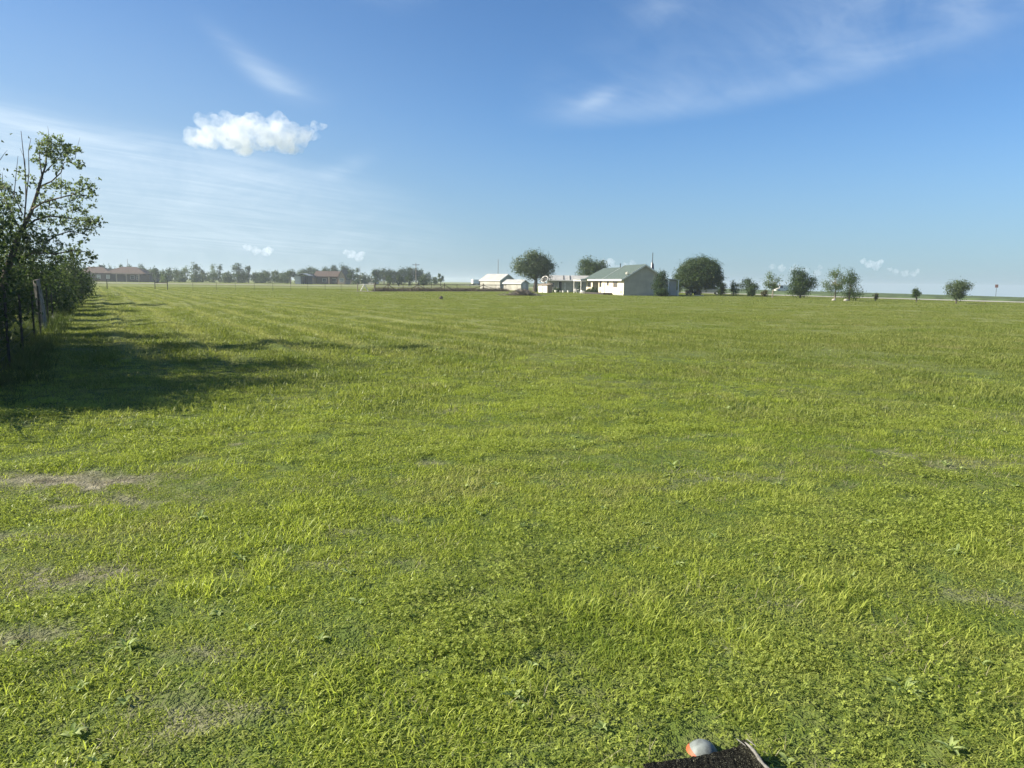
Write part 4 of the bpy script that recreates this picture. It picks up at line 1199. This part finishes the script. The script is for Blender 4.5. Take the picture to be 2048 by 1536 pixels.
def brush_pile():
    x, y = gp(1044, 591.5); rng = np.random.default_rng(8); root = empty('brush_pile', x, y); s = y / F
    tag(root, 'grey-brown heap of dead brush on the grass below the big leaning tree', 'brush pile')
    m = MB()
    for k in range(420):
        a = rng.normal(0, .42, 2) * np.array([38 * s, 1.0]); L = rng.uniform(.4, 1.3); h = max(.05, .62 * math.exp(-(a[0] / (24 * s)) ** 2) * rng.uniform(.2, 1.1))
        d = unit(rng.normal(size=3) * np.array([1, 1, .5])); p = np.array([a[0], a[1], h])
        q0, q1 = p - d * L / 2, p + d * L / 2; q0[2] = max(.02, q0[2]); q1[2] = max(.02, q1[2])
        m.tube([q0, (q0 + q1) / 2 + rng.normal(0, .05, 3), q1], [.022, .018, .008], 4, False)
    m.build('branches', M_oldwood, root)
    V, Fq, tint, C = crown_mesh([(-.6, 0, .3, 1.0, .8, .28), (.7, 0, .3, 1.0, .8, .3), (0, 0, .38, 1.0, .7, .36)], 110, 26, .3, .15, rng, aspect=.25)
    V[:, 2] = np.maximum(V[:, 2], .02)
    link('dry_leaves', np_mesh('dry_leaves', V, Fq, tint), ML['dry'], root)


brush_pile()

# ------------------------------------------------------------------ far trees beyond the field
k = dict(leaf=.42, limbs=3)
TOPS = 'low tree of which only the crown shows above the brown hip roof'
for i, (px, wd, top) in enumerate(((190, 9, 529), (199, 9, 528), (208, 10, 528), (221, 12, 527), (232, 9, 529), (243, 10, 528))):
    T('tree', TOPS, px, 300, wd, top, 'round', 'mid', group='trees behind the brown hip roof', seed=100 + i, trunk_h=.5, **k)
far = [  # px, Y, width, top, kind, leaf material, label
    (262, 320, 15, 523, 'oval', 'mid', 'slim bushy tree by the mast behind the brown hip roof'),
    (282, 325, 19, 526, 'spread', 'mid', 'flat-topped tree above the right slope of the brown hip roof'),
    (290, 300, 20, 535, 'round', 'mid', 'rounded tree at the right end of the brown brick house'),
    (302, 315, 16, 534, 'round', 'dark', 'dark tree between the brown brick house and the braced fence posts'),
    (312, 255, 22, 533, 'oval', 'mid', 'full green tree directly behind the pair of braced fence posts'),
    (328, 250, 18, 546, 'bush', 'light', 'pale green low tree right of the braced fence posts'),
    (338, 330, 20, 536, 'round', 'mid', 'blurred tree standing behind the pale low one by the braced posts'),
    (351, 330, 22, 534, 'spread', 'mid', 'middle tree of the loose clump left of the tall open-crowned pair'),
    (371, 330, 22, 531, 'spread', 'light', 'light tall tree just left of the open-crowned one with sky under it'),
    (392, 300, 26, 524, 'topped', 'mid', 'open-crowned tall tree with a gap of sky beneath its top'),
    (406, 320, 18, 540, 'round', 'mid', 'low round tree just right of the open-crowned tall tree'),
    (427, 330, 17, 531, 'topped', 'light', 'thin pale tree rising over the clipped hedge, left of two'),
    (439, 330, 14, 531, 'topped', 'mid', 'thin darker tree rising over the clipped hedge, right of two'),
    (475, 300, 26, 524, 'topped', 'mid', 'tallest open tree in the middle of the left skyline'),
    (497, 305, 15, 530, 'topped', 'dark', 'smaller tree leaning beside the tallest open tree'),
    (512, 340, 22, 544, 'round', 'mid', 'low tree right of the tallest open tree on the skyline'),
    (530, 330, 26, 541, 'round', 'dark', 'dark flat-topped clump tree left of the bright gap before the tin shed'),
    (549, 330, 20, 542, 'round', 'mid', 'middle clump tree before the tin shed'),
    (563, 325, 18, 544, 'bush', 'dark', 'low dark clump tree left of the feathery one'),
    (581, 300, 26, 533, 'spread', 'mid', 'feathery tree just left of the tin shed'),
    (606, 345, 30, 536, 'round', 'mid', 'tree spreading behind the tin shed roof'),
    (627, 345, 34, 533, 'round', 'mid', 'broad tree behind the left gable of the tan-roofed house'),
    (652, 345, 26, 532, 'round', 'mid', 'tree behind the dark middle roof of the tan-gabled house'),
    (668, 345, 22, 530, 'round', 'dark', 'dark tree behind the middle of the tan-gabled house'),
    (688, 340, 26, 526, 'round', 'dark', 'highest dark tree behind the right gable of the tan-gabled house'),
    (702, 290, 22, 537, 'oval', 'dark', 'dark tree right of the tan-gabled house'),
    (717, 285, 20, 534, 'cone', 'dark', 'conical dark tree at the end of the left woods'),
    (728, 290, 12, 554, 'cone', 'dark', 'smallest conical tree at the right end of the left woods'),
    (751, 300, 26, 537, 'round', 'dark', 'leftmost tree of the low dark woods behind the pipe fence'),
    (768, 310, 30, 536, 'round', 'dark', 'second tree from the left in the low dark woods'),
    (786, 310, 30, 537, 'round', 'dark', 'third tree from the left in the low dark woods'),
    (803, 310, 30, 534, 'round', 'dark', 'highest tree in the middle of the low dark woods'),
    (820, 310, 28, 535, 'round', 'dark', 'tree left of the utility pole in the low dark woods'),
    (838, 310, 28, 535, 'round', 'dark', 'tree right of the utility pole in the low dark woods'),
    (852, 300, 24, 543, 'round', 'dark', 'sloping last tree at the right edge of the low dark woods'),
    (779, 238, 15, 549, 'oval', 'mid', 'paler small tree in front of the low dark woods, first from the left'),
    (798, 238, 13, 546, 'cone', 'mid', 'pointed small tree in front of the low dark woods, left of the utility pole'),
    (818, 238, 15, 544, 'oval', 'mid', 'tallest small oval tree in front of the low dark woods'),
    (847, 236, 24, 549, 'cone', 'mid', 'widest small tree in front of the low dark woods, right of the utility pole'),
    (868, 280, 18, 553, 'round', 'mid', 'low round tree right of the low dark woods'),
    (881, 270, 15, 546, 'airy', 'mid', 'thin bent tree standing alone at the right end of the low woods'),
    (1240, 200, 30, 545, 'round', 'mid', 'tree hidden behind the green-roofed house'),
]
for i, (px, Y_, wd, top, kd, lm, lab) in enumerate(far):
    if px == 1240: continue
    T('tree', lab, px, Y_, wd, top, kd, lm, group='trees beyond the far end of the field', seed=200 + i, trunk_h=.35, dens=.8, **k)


def far_hedge():
    rng = np.random.default_rng(9); A = np.array(at(255, 300)); B = np.array(at(735, 300)); n = 60
    lobes = []
    for i in range(n):
        p = A + (B - A) * (i + rng.uniform(-.3, .3)) / n; h = rng.uniform(3.0, 4.6)
        lobes.append((p[0], p[1] + rng.uniform(-3, 20), h * .48, rng.uniform(1.6, 2.8), 2.0, h * .52))
    V, Fq, tint, C = crown_mesh(lobes, 1700, 22, .8, .45, rng)
    o = link('undergrowth', np_mesh('undergrowth', V, Fq, tint), ML['mid'])
    tag(o, 'low tangled undergrowth filling the gaps under the far trees', 'undergrowth', kind='stuff')


far_hedge()


# ------------------------------------------------------------------ turf
def blades(n, radius, len_lo, len_hi, width, rng, curl=.5, lay=.35, tshift=0.0):
    """n bent tapering blades in a disc: 3 segments each"""
    a = rng.uniform(0, 2 * math.pi, n); r = radius * np.sqrt(rng.uniform(0, 1, n))
    B = np.stack([r * np.cos(a), r * np.sin(a), np.full(n, -.006)], 1)
    th = rng.uniform(0, 2 * math.pi, n); h = np.stack([np.cos(th), np.sin(th), np.zeros(n)], 1)
    L = rng.uniform(len_lo, len_hi, n)[:, None]; tilt = np.abs(rng.normal(0, lay, n))[:, None]; cv = rng.uniform(.2, 1.3, n)[:, None] * curl
    side = np.stack([-np.sin(th), np.cos(th), np.zeros(n)], 1); tw = rng.normal(0, .5, n)[:, None]
    side = unit(side + h * tw)
    W = width * rng.uniform(.6, 1.3, n)[:, None]
    pts = [B]; ang = tilt.copy()
    for k in range(3):
        ang = ang + cv * (.35 if k == 0 else .75)
        pts.append(pts[-1] + (h * np.sin(ang) + np.array([0, 0, 1.0]) * np.cos(ang)) * L / 3)
    ws = [.75, 1.0, .75, .12]
    V = np.empty((n, 8, 3))
    for k in range(4):
        V[:, 2 * k] = pts[k] - side * W * ws[k] * .5; V[:, 2 * k + 1] = pts[k] + side * W * ws[k] * .5
    V[:, :, 2] = np.where(V[:, :, 2] < .004, .004, V[:, :, 2]); V[:, :2, 2] = -.006
    base = (np.arange(n) * 8)[:, None, None]; q = np.array([[0, 1, 3, 2], [2, 3, 5, 4], [4, 5, 7, 6]])[None]
    tint = np.clip(np.repeat(rng.normal(.45 + tshift, .34, n), 8), 0, 1)
    return V.reshape(-1, 3), (base + q).reshape(-1, 4), tint


def clover(n, radius, h, rng):
    a = rng.uniform(0, 2 * math.pi, n); r = radius * np.sqrt(rng.uniform(0, 1, n)); z = rng.uniform(.35, 1, n) * h
    C = np.stack([r * np.cos(a), r * np.sin(a), z], 1); V = []; T = []
    nn = unit(rng.normal(size=(n, 3)) * .45 + np.array([0, 0, 1])); t0 = unit(np.cross(nn, rng.normal(size=(n, 3)))); s0 = np.cross(nn, t0)
    out_ = []
    for k in range(3):
        t = k * 2.094; d = t0 * math.cos(t) + s0 * math.sin(t); e = np.cross(nn, d); L = (.0062 * rng.uniform(.7, 1.4, n))[:, None]
        q = np.stack([C, C + d * L * .75 + e * L * .55, C + d * L * 1.35 + nn * L * .1, C + d * L * .75 - e * L * .55], 1); out_.append(q)
    V = np.concatenate(out_).reshape(-1, 3); tint = np.clip(np.repeat(np.tile(rng.normal(.5, .22, n), 3), 4), 0, 1)
    return V, np.arange(len(V)).reshape(-1, 4), tint


def rosette(n, L, W, rng, rise=.6):
    """broad leaves, 2 strips each"""
    V = []; Fq = []; T = []
    for i in range(n):
        th = i * 2.4 + rng.normal(0, .25); h = np.array([math.cos(th), math.sin(th), 0]); s = np.array([-h[1], h[0], 0]); l = L * rng.uniform(.6, 1.2); w_ = W * rng.uniform(.8, 1.2)
        a = rise * rng.uniform(.5, 1.3); p = np.array([0, 0, 0.0]); b = len(V); ws = [.2, .8, 1.0, .7, .08]
        for k in range(5):
            cup = np.array([0, 0, .18 * w_ * ws[k]])
            V += [p - s * w_ * ws[k] * .5 + cup, p, p + s * w_ * ws[k] * .5 + cup]
            p = p + (h * math.cos(a) + np.array([0, 0, 1]) * math.sin(a)) * l / 4; a -= .38
        for k in range(4):
            for c in (0, 1): Fq.append((b + k * 3 + c, b + k * 3 + c + 1, b + k * 3 + c + 4, b + k * 3 + c + 3))
        T += [float(np.clip(rng.normal(.5, .22), 0, 1))] * 15
    V = np.array(V); V[:, 2] = np.maximum(V[:, 2], .003)
    return V, np.array(Fq), np.array(T)


def join(parts):
    V, Fq, T = [], [], []; n = 0
    for v, f, t in parts: V.append(v); Fq.append(f + n); T.append(t); n += len(v)
    return np.concatenate(V), np.concatenate(Fq), np.concatenate(T)


def scatter(name, label, cat, protos, material, xy, scale, pick, rng, sz=None):
    """one object whose geometry nodes set tufts on its points"""
    coll = bpy.data.collections.new(name + '_tufts')
    for i, (v, f, t) in enumerate(protos):
        me = np_mesh('%s_tuft_%02d' % (name, i), v, f, t); me.materials.append(material)
        coll.objects.link(bpy.data.objects.new('%s_tuft_%02d' % (name, i), me))
    n = len(xy); z = ground_z(xy[:, 0], xy[:, 1])
    me = bpy.data.meshes.new(name); me.vertices.add(n)
    me.vertices.foreach_set('co', np.stack([xy[:, 0], xy[:, 1], z], 1).astype(np.float32).ravel())
    for nm, ty, val in (('spin', 'FLOAT', rng.uniform(0, 6.283, n)), ('size', 'FLOAT', scale), ('pick', 'INT', pick)):
        a = me.attributes.new(nm, ty, 'POINT'); a.data.foreach_set('value', np.asarray(val, dtype=np.int32 if ty == 'INT' else np.float32))
    o = bpy.data.objects.new(name, me); COL.objects.link(o); me.materials.append(material)
    ng = bpy.data.node_groups.new(name + '_scatter', 'GeometryNodeTree')
    ng.interface.new_socket('Geometry', in_out='INPUT', socket_type='NodeSocketGeometry'); ng.interface.new_socket('Geometry', in_out='OUTPUT', socket_type='NodeSocketGeometry')
    gi = ng.nodes.new('NodeGroupInput'); go = ng.nodes.new('NodeGroupOutput'); ip = ng.nodes.new('GeometryNodeInstanceOnPoints'); ci = ng.nodes.new('GeometryNodeCollectionInfo')
    ci.inputs['Collection'].default_value = coll; ci.inputs['Separate Children'].default_value = True; ci.inputs['Reset Children'].default_value = True
    def att(nm, ty):
        q = ng.nodes.new('GeometryNodeInputNamedAttribute'); q.data_type = ty; q.inputs['Name'].default_value = nm; return q.outputs['Attribute']
    cx = ng.nodes.new('ShaderNodeCombineXYZ'); ng.links.new(att('spin', 'FLOAT'), cx.inputs['Z'])
    L = ng.links.new
    L(gi.outputs[0], ip.inputs['Points']); L(ci.outputs[0], ip.inputs['Instance']); ip.inputs['Pick Instance'].default_value = True
    L(att('pick', 'INT'), ip.inputs['Instance Index']); L(cx.outputs[0], ip.inputs['Rotation']); L(att('size', 'FLOAT'), ip.inputs['Scale']); L(ip.outputs[0], go.inputs[0])
    md = o.modifiers.new('scatter', 'NODES'); md.node_group = ng
    tag(o, label, cat, kind='stuff')
    return o


def wedge(r0, r1, dens, rng, half=48):
    A = R(half); n = int(dens * A * (r1 * r1 - r0 * r0)); a = rng.uniform(-A, A, n); r = np.sqrt(rng.uniform(r0 * r0, r1 * r1, n))
    return np.stack([r * np.sin(a), r * np.cos(a)], 1)


def lawn_ok(xy):
    x, y = xy[:, 0], xy[:, 1]
    u = (x - FENCE_A[0]) * FENCE_N[0] + (y - FENCE_A[1]) * FENCE_N[1]
    rx = np.interp(y, [p[1] for p in ROAD], [p[0] for p in ROAD])
    a, b = np.array(gp(1284, 1555)), np.array(gp(1492, 1513)); d = (b - a) / np.linalg.norm(b - a)
    su = (x - a[0]) * d[0] + (y - a[1]) * d[1]; sv = -(x - a[0]) * d[1] + (y - a[1]) * d[0]
    on = (su > -.06) & (su < np.linalg.norm(b - a) + .03) & (sv > -.36) & (sv < .03)
    c = gp(1400, 1500); on |= (x - c[0]) ** 2 + (y - .02 - c[1]) ** 2 < .20 ** 2
    return (u > -3.0) & (x < rx - 3.6) & ~on


rg = np.random.default_rng(31)
near_p = [join([blades(120, .14, .02, .058, .0056, rg, 1.2, .65), blades(12, .15, .035, .08, .0046, rg, .9, .5, .2)]) for _ in range(10)]
short_p = [blades(120, .15, .014, .042, .0054, rg, 1.2, .8, -.05) for _ in range(5)]
tall_p = [blades(60, .10, .05, .11, .005, rg, .7, .4, .25) for _ in range(5)]
xy = np.concatenate([wedge(.8, 6.5, 85, rg, 66), wedge(6.5, 18, 55, rg, 52)]); xy = xy[lawn_ok(xy)]; dd = np.hypot(xy[:, 0], xy[:, 1]); xy = xy[rg.uniform(size=len(xy)) < np.clip((18.5 - dd) / 9, 0, 1)]
n1 = vnoise(xy[:, 0], xy[:, 1], 1, 2.6) * .6 + vnoise(xy[:, 0], xy[:, 1], 2, 7.0) * .4; dr = dryness(xy)
keep = rg.uniform(size=len(xy)) > dr * 1.15; xy, n1, dr = xy[keep], n1[keep], dr[keep]
pick = np.where(n1 < .36, 10 + rg.integers(0, 5, len(xy)), rg.integers(0, 10, len(xy)))
pick = np.where((n1 > .66) & (rg.uniform(size=len(xy)) < .12), 15 + rg.integers(0, 5, len(xy)), pick)
uu = (xy[:, 0] - FENCE_A[0]) * FENCE_N[0] + (xy[:, 1] - FENCE_A[1]) * FENCE_N[1]
size = (.70 + .38 * n1) * rg.uniform(.85, 1.15, len(xy)) * (1 - .4 * dr) * np.where(np.hypot(xy[:, 0], xy[:, 1]) > 14, 1.15, 1)
scatter('grass', 'mown yellow-green grass of the near field', 'grass', near_p + short_p + tall_p, ML['grass'], xy, size, pick, rg)

# farther turf: bigger, coarser tufts
mid_p = [blades(90, .42, .04, .10, .011, rg, .7, .5) for _ in range(8)] + [blades(46, .26, .07, .15, .011, rg, .5, .35, .2) for _ in range(3)]
far_p = [blades(80, 1.1, .05, .11, .028, rg, .7, .5) for _ in range(6)]
xy = np.concatenate([wedge(9, 28, 13, rg, 46), wedge(24, 45, 9, rg, 42), wedge(45, 70, 4.5, rg, 41)]); nb = len(xy)
dd = np.hypot(xy[:, 0], xy[:, 1]); xy = xy[rg.uniform(size=nb) < np.clip((dd - 8) / 8, 0, 1)]; nb = len(xy); xf = wedge(68, 150, 1.1, rg, 41)
fa = np.concatenate([np.zeros(nb), np.ones(len(xf))]); xy = np.concatenate([xy, xf]); ok = lawn_ok(xy); xy, fa = xy[ok], fa[ok]
n1 = vnoise(xy[:, 0], xy[:, 1], 1, 1.1) * .6 + vnoise(xy[:, 0], xy[:, 1], 2, .35) * .4
pick = np.where(fa > 0, 11 + rg.integers(0, 6, len(xy)), np.where(n1 > .6, rg.integers(0, 11, len(xy)), rg.integers(0, 8, len(xy))))
keep = rg.uniform(size=len(xy)) < .35 + n1; xy, n1, pick = xy[keep], n1[keep], pick[keep]
scatter('meadow_grass', 'mown grass of the middle and far field', 'grass', mid_p + far_p, ML['meadow'], xy, (.65 + .6 * n1) * rg.uniform(.8, 1.2, len(xy)), pick, rg)

# clover, straw and thatch, broad-leaved weeds
cl_p = [clover(110, .13, .045, rg) for _ in range(5)]
xy = wedge(.9, 12, 26, rg, 60); xy = xy[lawn_ok(xy)]; n1 = vnoise(xy[:, 0], xy[:, 1], 5, 2.2); xy = xy[(n1 > .60) & (dryness(xy) < .2)]
scatter('clover', 'patches of small round clover leaves in the near grass', 'clover', cl_p, ML['clover'], xy, rg.uniform(.8, 1.3, len(xy)), rg.integers(0, 5, len(xy)), rg)
st_p = [blades(30, .16, .03, .09, .003, rg, .35, 1.3) for _ in range(6)]
xy = wedge(.9, 14, 34, rg, 60); xy = xy[lawn_ok(xy)]; xy = xy[rg.uniform(size=len(xy)) < .08 + dryness(xy) * 1.6]
scatter('dry_grass', 'pale dry grass clippings and thatch lying in the turf', 'dry grass', st_p, ML['straw'], xy, rg.uniform(.7, 1.25, len(xy)), rg.integers(0, 6, len(xy)), rg)
wd_p = [rosette(int(rg.integers(4, 8)), .06, .020, rg, 1.0) for _ in range(6)] + [rosette(5, .04, .022, rg, .8) for _ in range(3)]
xy = np.concatenate([wedge(1.6, 9, 4.0, rg), wedge(9, 34, 3.2, rg, 42)]); xy = xy[lawn_ok(xy)]
n1 = vnoise(xy[:, 0], xy[:, 1], 9, .9) * .5 + vnoise(xy[:, 0], xy[:, 1], 10, 2.5) * .5 + .06 * (xy[:, 0] > 0); xy = xy[n1 > .5]
scatter('weeds', 'scattered broad-leaved weeds with pale lit leaves', 'weeds', wd_p, ML['weed'], xy, rg.uniform(.6, 1.25, len(xy)), rg.integers(0, 9, len(xy)), rg)

# unmown growth along the left fence and round the corral
tw_p = [join([blades(50, .25, .15, .5, .009, rg, .45, .3), blades(30, .28, .08, .25, .014, rg, .7, .55)]) for _ in range(5)]
vv = np.concatenate([rg.uniform(-1, 30, 300), rg.uniform(30, 95, 420)]); uu = rg.normal(-.25, .42, len(vv)); uu = np.clip(uu, -2, .55)
xy = np.stack([FENCE_A[0] + FENCE_D[0] * vv + FENCE_N[0] * uu, FENCE_A[1] + FENCE_D[1] * vv + FENCE_N[1] * uu], 1)
scatter('tall_weeds', 'unmown tall weeds growing along the left fence', 'weeds', tw_p, ML['tallweed'], xy, rg.uniform(.5, 1.2, len(xy)) * np.where(vv < 30, .9, 1.3), rg.integers(0, 5, len(xy)), rg)
A0, B0 = np.array(at(750, 116)), np.array(at(1012, 139)); t = rg.uniform(0, 1, 520); xy = A0 + (B0 - A0) * t[:, None] + rg.normal(0, 1.1, (520, 2)) * np.array([.3, 1]) + np.array([0, 1.2])
dw_p = [blades(60, .3, .25, .7, .02, rg, .4, .3) for _ in range(4)]
scatter('dry_weeds', 'grey-brown dry weeds standing behind the pipe fence', 'weeds', dw_p, ML['dry'], xy, rg.uniform(.6, 1.3, 520), rg.integers(0, 4, 520), rg)


def weed_plant(px, py, n, L, W, rise, label, s=1.0):
    x, y = gp(px, py); rng = np.random.default_rng(int(px)); root = empty('weed_plant', x, y); tag(root, label, 'weed plant')
    v, f, t = rosette(n, L, W, rng, rise); t = np.clip(t + .05, 0, 1); link('leaves', np_mesh('leaves', v, f, t), ML['weed'], root)
    MB().tube([(0, 0, -.02), (0, 0, L * .25), (.005, 0, L * .5)], [.004, .003, .002], 5).build('stem', ML['weed'], root)


weed_plant(255, 1300, 14, .09, .014, 1.1, 'bright yellow-green leafy weed clump in the lower left grass')
weed_plant(1810, 1390, 7, .10, .017, .9, 'broad pale strap-leaved weed in the lower right grass')
weed_plant(1040, 1420, 3, .05, .016, 1.3, 'few upright pale leaves standing in the bottom centre grass')
weed_plant(400, 1040, 7, .09, .022, .9, 'small pale broad-leaved weed in the left grass near the dry patch')
weed_plant(1345, 935, 9, .11, .022, 1.1, 'clump of light strap leaves in the middle distance right of centre')
weed_plant(1900, 1510, 9, .065, .014, 1.1, 'leafy weed at the bottom edge right of the dark slab')


# ------------------------------------------------------------------ dark slab and the ball behind it
def slab():
    a = np.array(gp(1284, 1555)); b = np.array(gp(1492, 1513)); d = b - a; Ln = np.linalg.norm(d); rz = math.atan2(d[1], d[0])
    root = empty('dark_slab', a[0], a[1], gz(*a), rz)
    tag(root, 'black speckled slab lying in the grass at the bottom edge', 'slab')
    m = bpy.data.materials.new('tarred_face'); m.use_nodes = True; t = m.node_tree; bs = t.nodes['Principled BSDF']; bs.inputs['Roughness'].default_value = .95; bs.inputs['Specular IOR Level'].default_value = .05
    tcn = t.nodes.new('ShaderNodeTexCoord'); n1_ = noise(t, tcn.outputs['Object'], 60, 4, .7, 1.5); n2_ = noise(t, tcn.outputs['Object'], 130, 3, .6, 2.5)
    c = mixc(t, n1_.step(.35, .7), (.004, .004, .003), (.018, .0175, .014)); c = mixc(t, n2_.step(.58, .66) * .85, c, (.22, .22, .15)); t.links.new(c.s, bs.inputs['Base Color'])
    bp = t.nodes.new('ShaderNodeBump'); bp.inputs['Strength'].default_value = .8; bp.inputs['Distance'].default_value = .004; t.links.new((n1_ + n2_).s, bp.inputs['Height']); t.links.new(bp.outputs[0], bs.inputs['Normal'])
    rng = np.random.default_rng(6); nx, ny = 40, 16; W = .30
    V, Fc = [], []
    for top in (0, 1):
        for i in range(nx + 1):
            for j in range(ny + 1):
                u, v = i / nx, j / ny
                z = .050 + .010 * math.sin(u * 5 + v * 2) * .5 + rng.normal(0, .0012) - .020 * (1 - v) + .022 * math.exp(-((u - .965) / .03) ** 2)
                V.append((u * Ln + .003 * math.sin(j * 1.3) * (i in (0, nx)), -(1 - v) * W + .002 * math.sin(i * 1.7) * (j in (0, ny)), z if top else -.02))
    q = lambda tp, i, j: tp * (nx + 1) * (ny + 1) + i * (ny + 1) + j
    for i in range(nx):
        for j in range(ny):
            Fc.append((q(1, i, j), q(1, i + 1, j), q(1, i + 1, j + 1), q(1, i, j + 1))); Fc.append((q(0, i, j), q(0, i, j + 1), q(0, i + 1, j + 1), q(0, i + 1, j)))
    for i in range(nx):
        for j in (0, ny): Fc.append((q(0, i, j), q(0, i + 1, j), q(1, i + 1, j), q(1, i, j)))
    for j in range(ny):
        for i in (0, nx): Fc.append((q(0, i, j), q(0, i, j + 1), q(1, i, j + 1), q(1, i, j)))
    MB().add(V, Fc).build('slab_face', m, root)
    ms = mat('pale_splinters', (.19, .185, .165), .8, var=.25, scale=60)
    for dx, s0, s1, r_ in ((-.004, .2, 3.6, .006), (.016, -.1, .8, .0022), (-.016, -.3, .6, .0022)):
        pts = [(Ln * .955 + dx + .006 * math.sin(s_ * 1.9) + s_ * .003, -.006 - s_ * .05, .074 - s_ * .0055) for s_ in np.linspace(s0, s1, 9)]
        MB().tube(pts, [r_ * .3, r_ * .8, r_ * 1.1, r_, r_ * 1.2, r_ * .8, r_ * 1.1, r_ * .6, r_ * .2], 6).build('splinter', ms, root, True)
    return a, b


SA, SB = slab()
bx, by = gp(1400, 1500)
root = empty('ball', bx - .016, by + .005, gz(bx, by) - .068); tag(root, 'pale grey ball with an orange side half hidden behind the dark slab', 'ball')
pr = [(.060 * math.cos(t), .060 * math.sin(t) + .05) for t in np.linspace(-1.57, 1.57, 17)]
mg = mat('scuffed_grey', (.19, .215, .205), .55, var=.18, scale=30)
m = MB(); m.lathe(pr[2:], 24); o = m.build('shell', mg, root, True); o.rotation_euler = (0, R(31), 0); o.location = (0, 0, .0)
m = MB(); m.lathe([(.0, -.014), (.040, -.005), (.0605, .032), (.0625, .048), (.0600, .060)], 24); o = m.build('orange_band', M_orange, root, True); o.rotation_euler = (0, R(31), 0)


# ------------------------------------------------------------------ clouds
def cloud(label, cx, cy, w_px, h_px, dist, puffs, seed, dens=1.0):
    rng = np.random.default_rng(seed); c = pix3(cx, cy, dist); s = dist / F; small = 1.35 if w_px < 100 else 1.0; w_px *= small
    m = MB()
    for (u, v, r) in puffs:                                   # offsets and radius in photo pixels
        u, v, r = u * small, v * small, r * small; o = np.array([u * s, rng.uniform(-.35, .35) * w_px * s * .5, -v * s]); r = r * s
        n = 12; prof = [(r * math.cos(t), r * math.sin(t) * .9) for t in np.linspace(-1.55, 1.55, 9)]
        m.lathe(prof, n, tuple(o))
    me = bpy.data.meshes.new('cloud'); me.from_pydata(m.v, [], m.f); me.update()
    o = bpy.data.objects.new('cloud', me); COL.objects.link(o); o.location = c
    rm = o.modifiers.new('merge', 'REMESH'); rm.mode = 'VOXEL'; rm.voxel_size = max(1.2 * s, w_px * s / 110)
    tx = bpy.data.textures.new('puff', 'CLOUDS'); tx.noise_scale = (15 if w_px > 150 else 6) * s; tx.noise_depth = 6
    dm = o.modifiers.new('billow', 'DISPLACE'); dm.texture = tx; dm.texture_coords = 'LOCAL'; dm.strength = 19 * s * (w_px / 270) ** .5; dm.mid_level = .5
    mt = bpy.data.materials.new('cloud_vapour'); mt.use_nodes = True; t = mt.node_tree; t.nodes.clear()
    ou = t.nodes.new('ShaderNodeOutputMaterial'); pv = t.nodes.new('ShaderNodeVolumePrincipled')
    pv.inputs['Color'].default_value = (.90, .93, .965, 1); pv.inputs['Anisotropy'].default_value = .1
    tcn = t.nodes.new('ShaderNodeTexCoord'); nn = noise(t, tcn.outputs['Object'], 1 / ((20 if w_px > 150 else 9) * s), 6, .65)
    t.links.new((nn.step(.34, .64) * (dens * (.027 if w_px > 150 else .05) / s)).s, pv.inputs['Density']); t.links.new(pv.outputs[0], ou.inputs['Volume'])
    me.materials.append(mt)
    tag(o, label, 'cloud', 'fair weather clouds')


cloud('big white puffy cloud alone in the upper left sky', 502, 268, 270, 80, 1500,
      [(-112, 8, 22), (-95, 0, 26), (-78, 14, 20), (-60, -2, 28), (-68, -14, 22), (-40, 6, 24), (-25, 14, 26), (-12, 26, 20), (-30, -14, 26), (0, 2, 28), (15, 10, 24), (10, -20, 22), (35, 6, 27), (55, 12, 24), (72, 24, 19), (84, 26, 17),
       (75, 2, 28), (98, 8, 20), (112, 4, 16), (60, -16, 22), (40, -18, 18), (-85, -20, 16), (122, -2, 11), (128, -24, 9), (110, -24, 10), (-10, -30, 16), (-45, -32, 14)], 1, .9)
cloud('small low cloud above the left skyline trees, left one', 522, 499, 46, 16, 4200, [(-16, -2, 5), (-6, 2, 7), (6, 3, 8), (14, 1, 6), (-24, -4, 4)], 2, .7)
cloud('small low cloud above the tan-gabled house', 707, 509, 34, 18, 4200, [(-10, -3, 5), (-2, 0, 7), (7, 4, 7), (12, -1, 5)], 3, .8)
cloud('low cloud bank behind the green-roofed house', 1222, 530, 70, 18, 4600, [(-22, 4, 6), (-12, -2, 7), (0, -3, 8), (6, 4, 6), (22, 2, 6), (30, -3, 5)], 4, .6)
cloud('low cloud above the dense twin-crowned tree', 1592, 537, 80, 18, 4600, [(-32, -2, 5), (-18, -1, 6), (-2, 0, 7), (12, 2, 5), (26, 6, 6), (34, -2, 4)], 5, .5)
cloud('brighter low cloud over the right-hand fields, upper of two', 1743, 527, 40, 18, 4600, [(-12, -3, 5), (-3, 1, 7), (6, 4, 7), (13, -2, 5)], 6, .85)
cloud('small low cloud over the right-hand fields, lower of two', 1805, 543, 50, 16, 4600, [(-18, -3, 4), (-6, 0, 5), (6, 3, 6), (14, 4, 5), (20, -1, 4)], 7, .7)

# ------------------------------------------------------------------ haze
hz = bpy.data.materials.new('haze_air'); hz.use_nodes = True; t = hz.node_tree; t.nodes.clear()
ou = t.nodes.new('ShaderNodeOutputMaterial'); pv = t.nodes.new('ShaderNodeVolumePrincipled')
pv.inputs['Color'].default_value = (.80, .90, 1.0, 1); pv.inputs['Density'].default_value = .0004; pv.inputs['Anisotropy'].default_value = .35
t.links.new(pv.outputs[0], ou.inputs['Volume'])
zlo = float(ground_z(3000.0, 0.0)) - 1.5
zlo = min(zlo, gz(3000, 0) - 1.5)
ho = MB().box(-3050, 3050, -3050, 3050, zlo, 14.0).build('haze', hz); tag(ho, kind='stuff', label='pale blue summer haze over the fields', cat='haze')
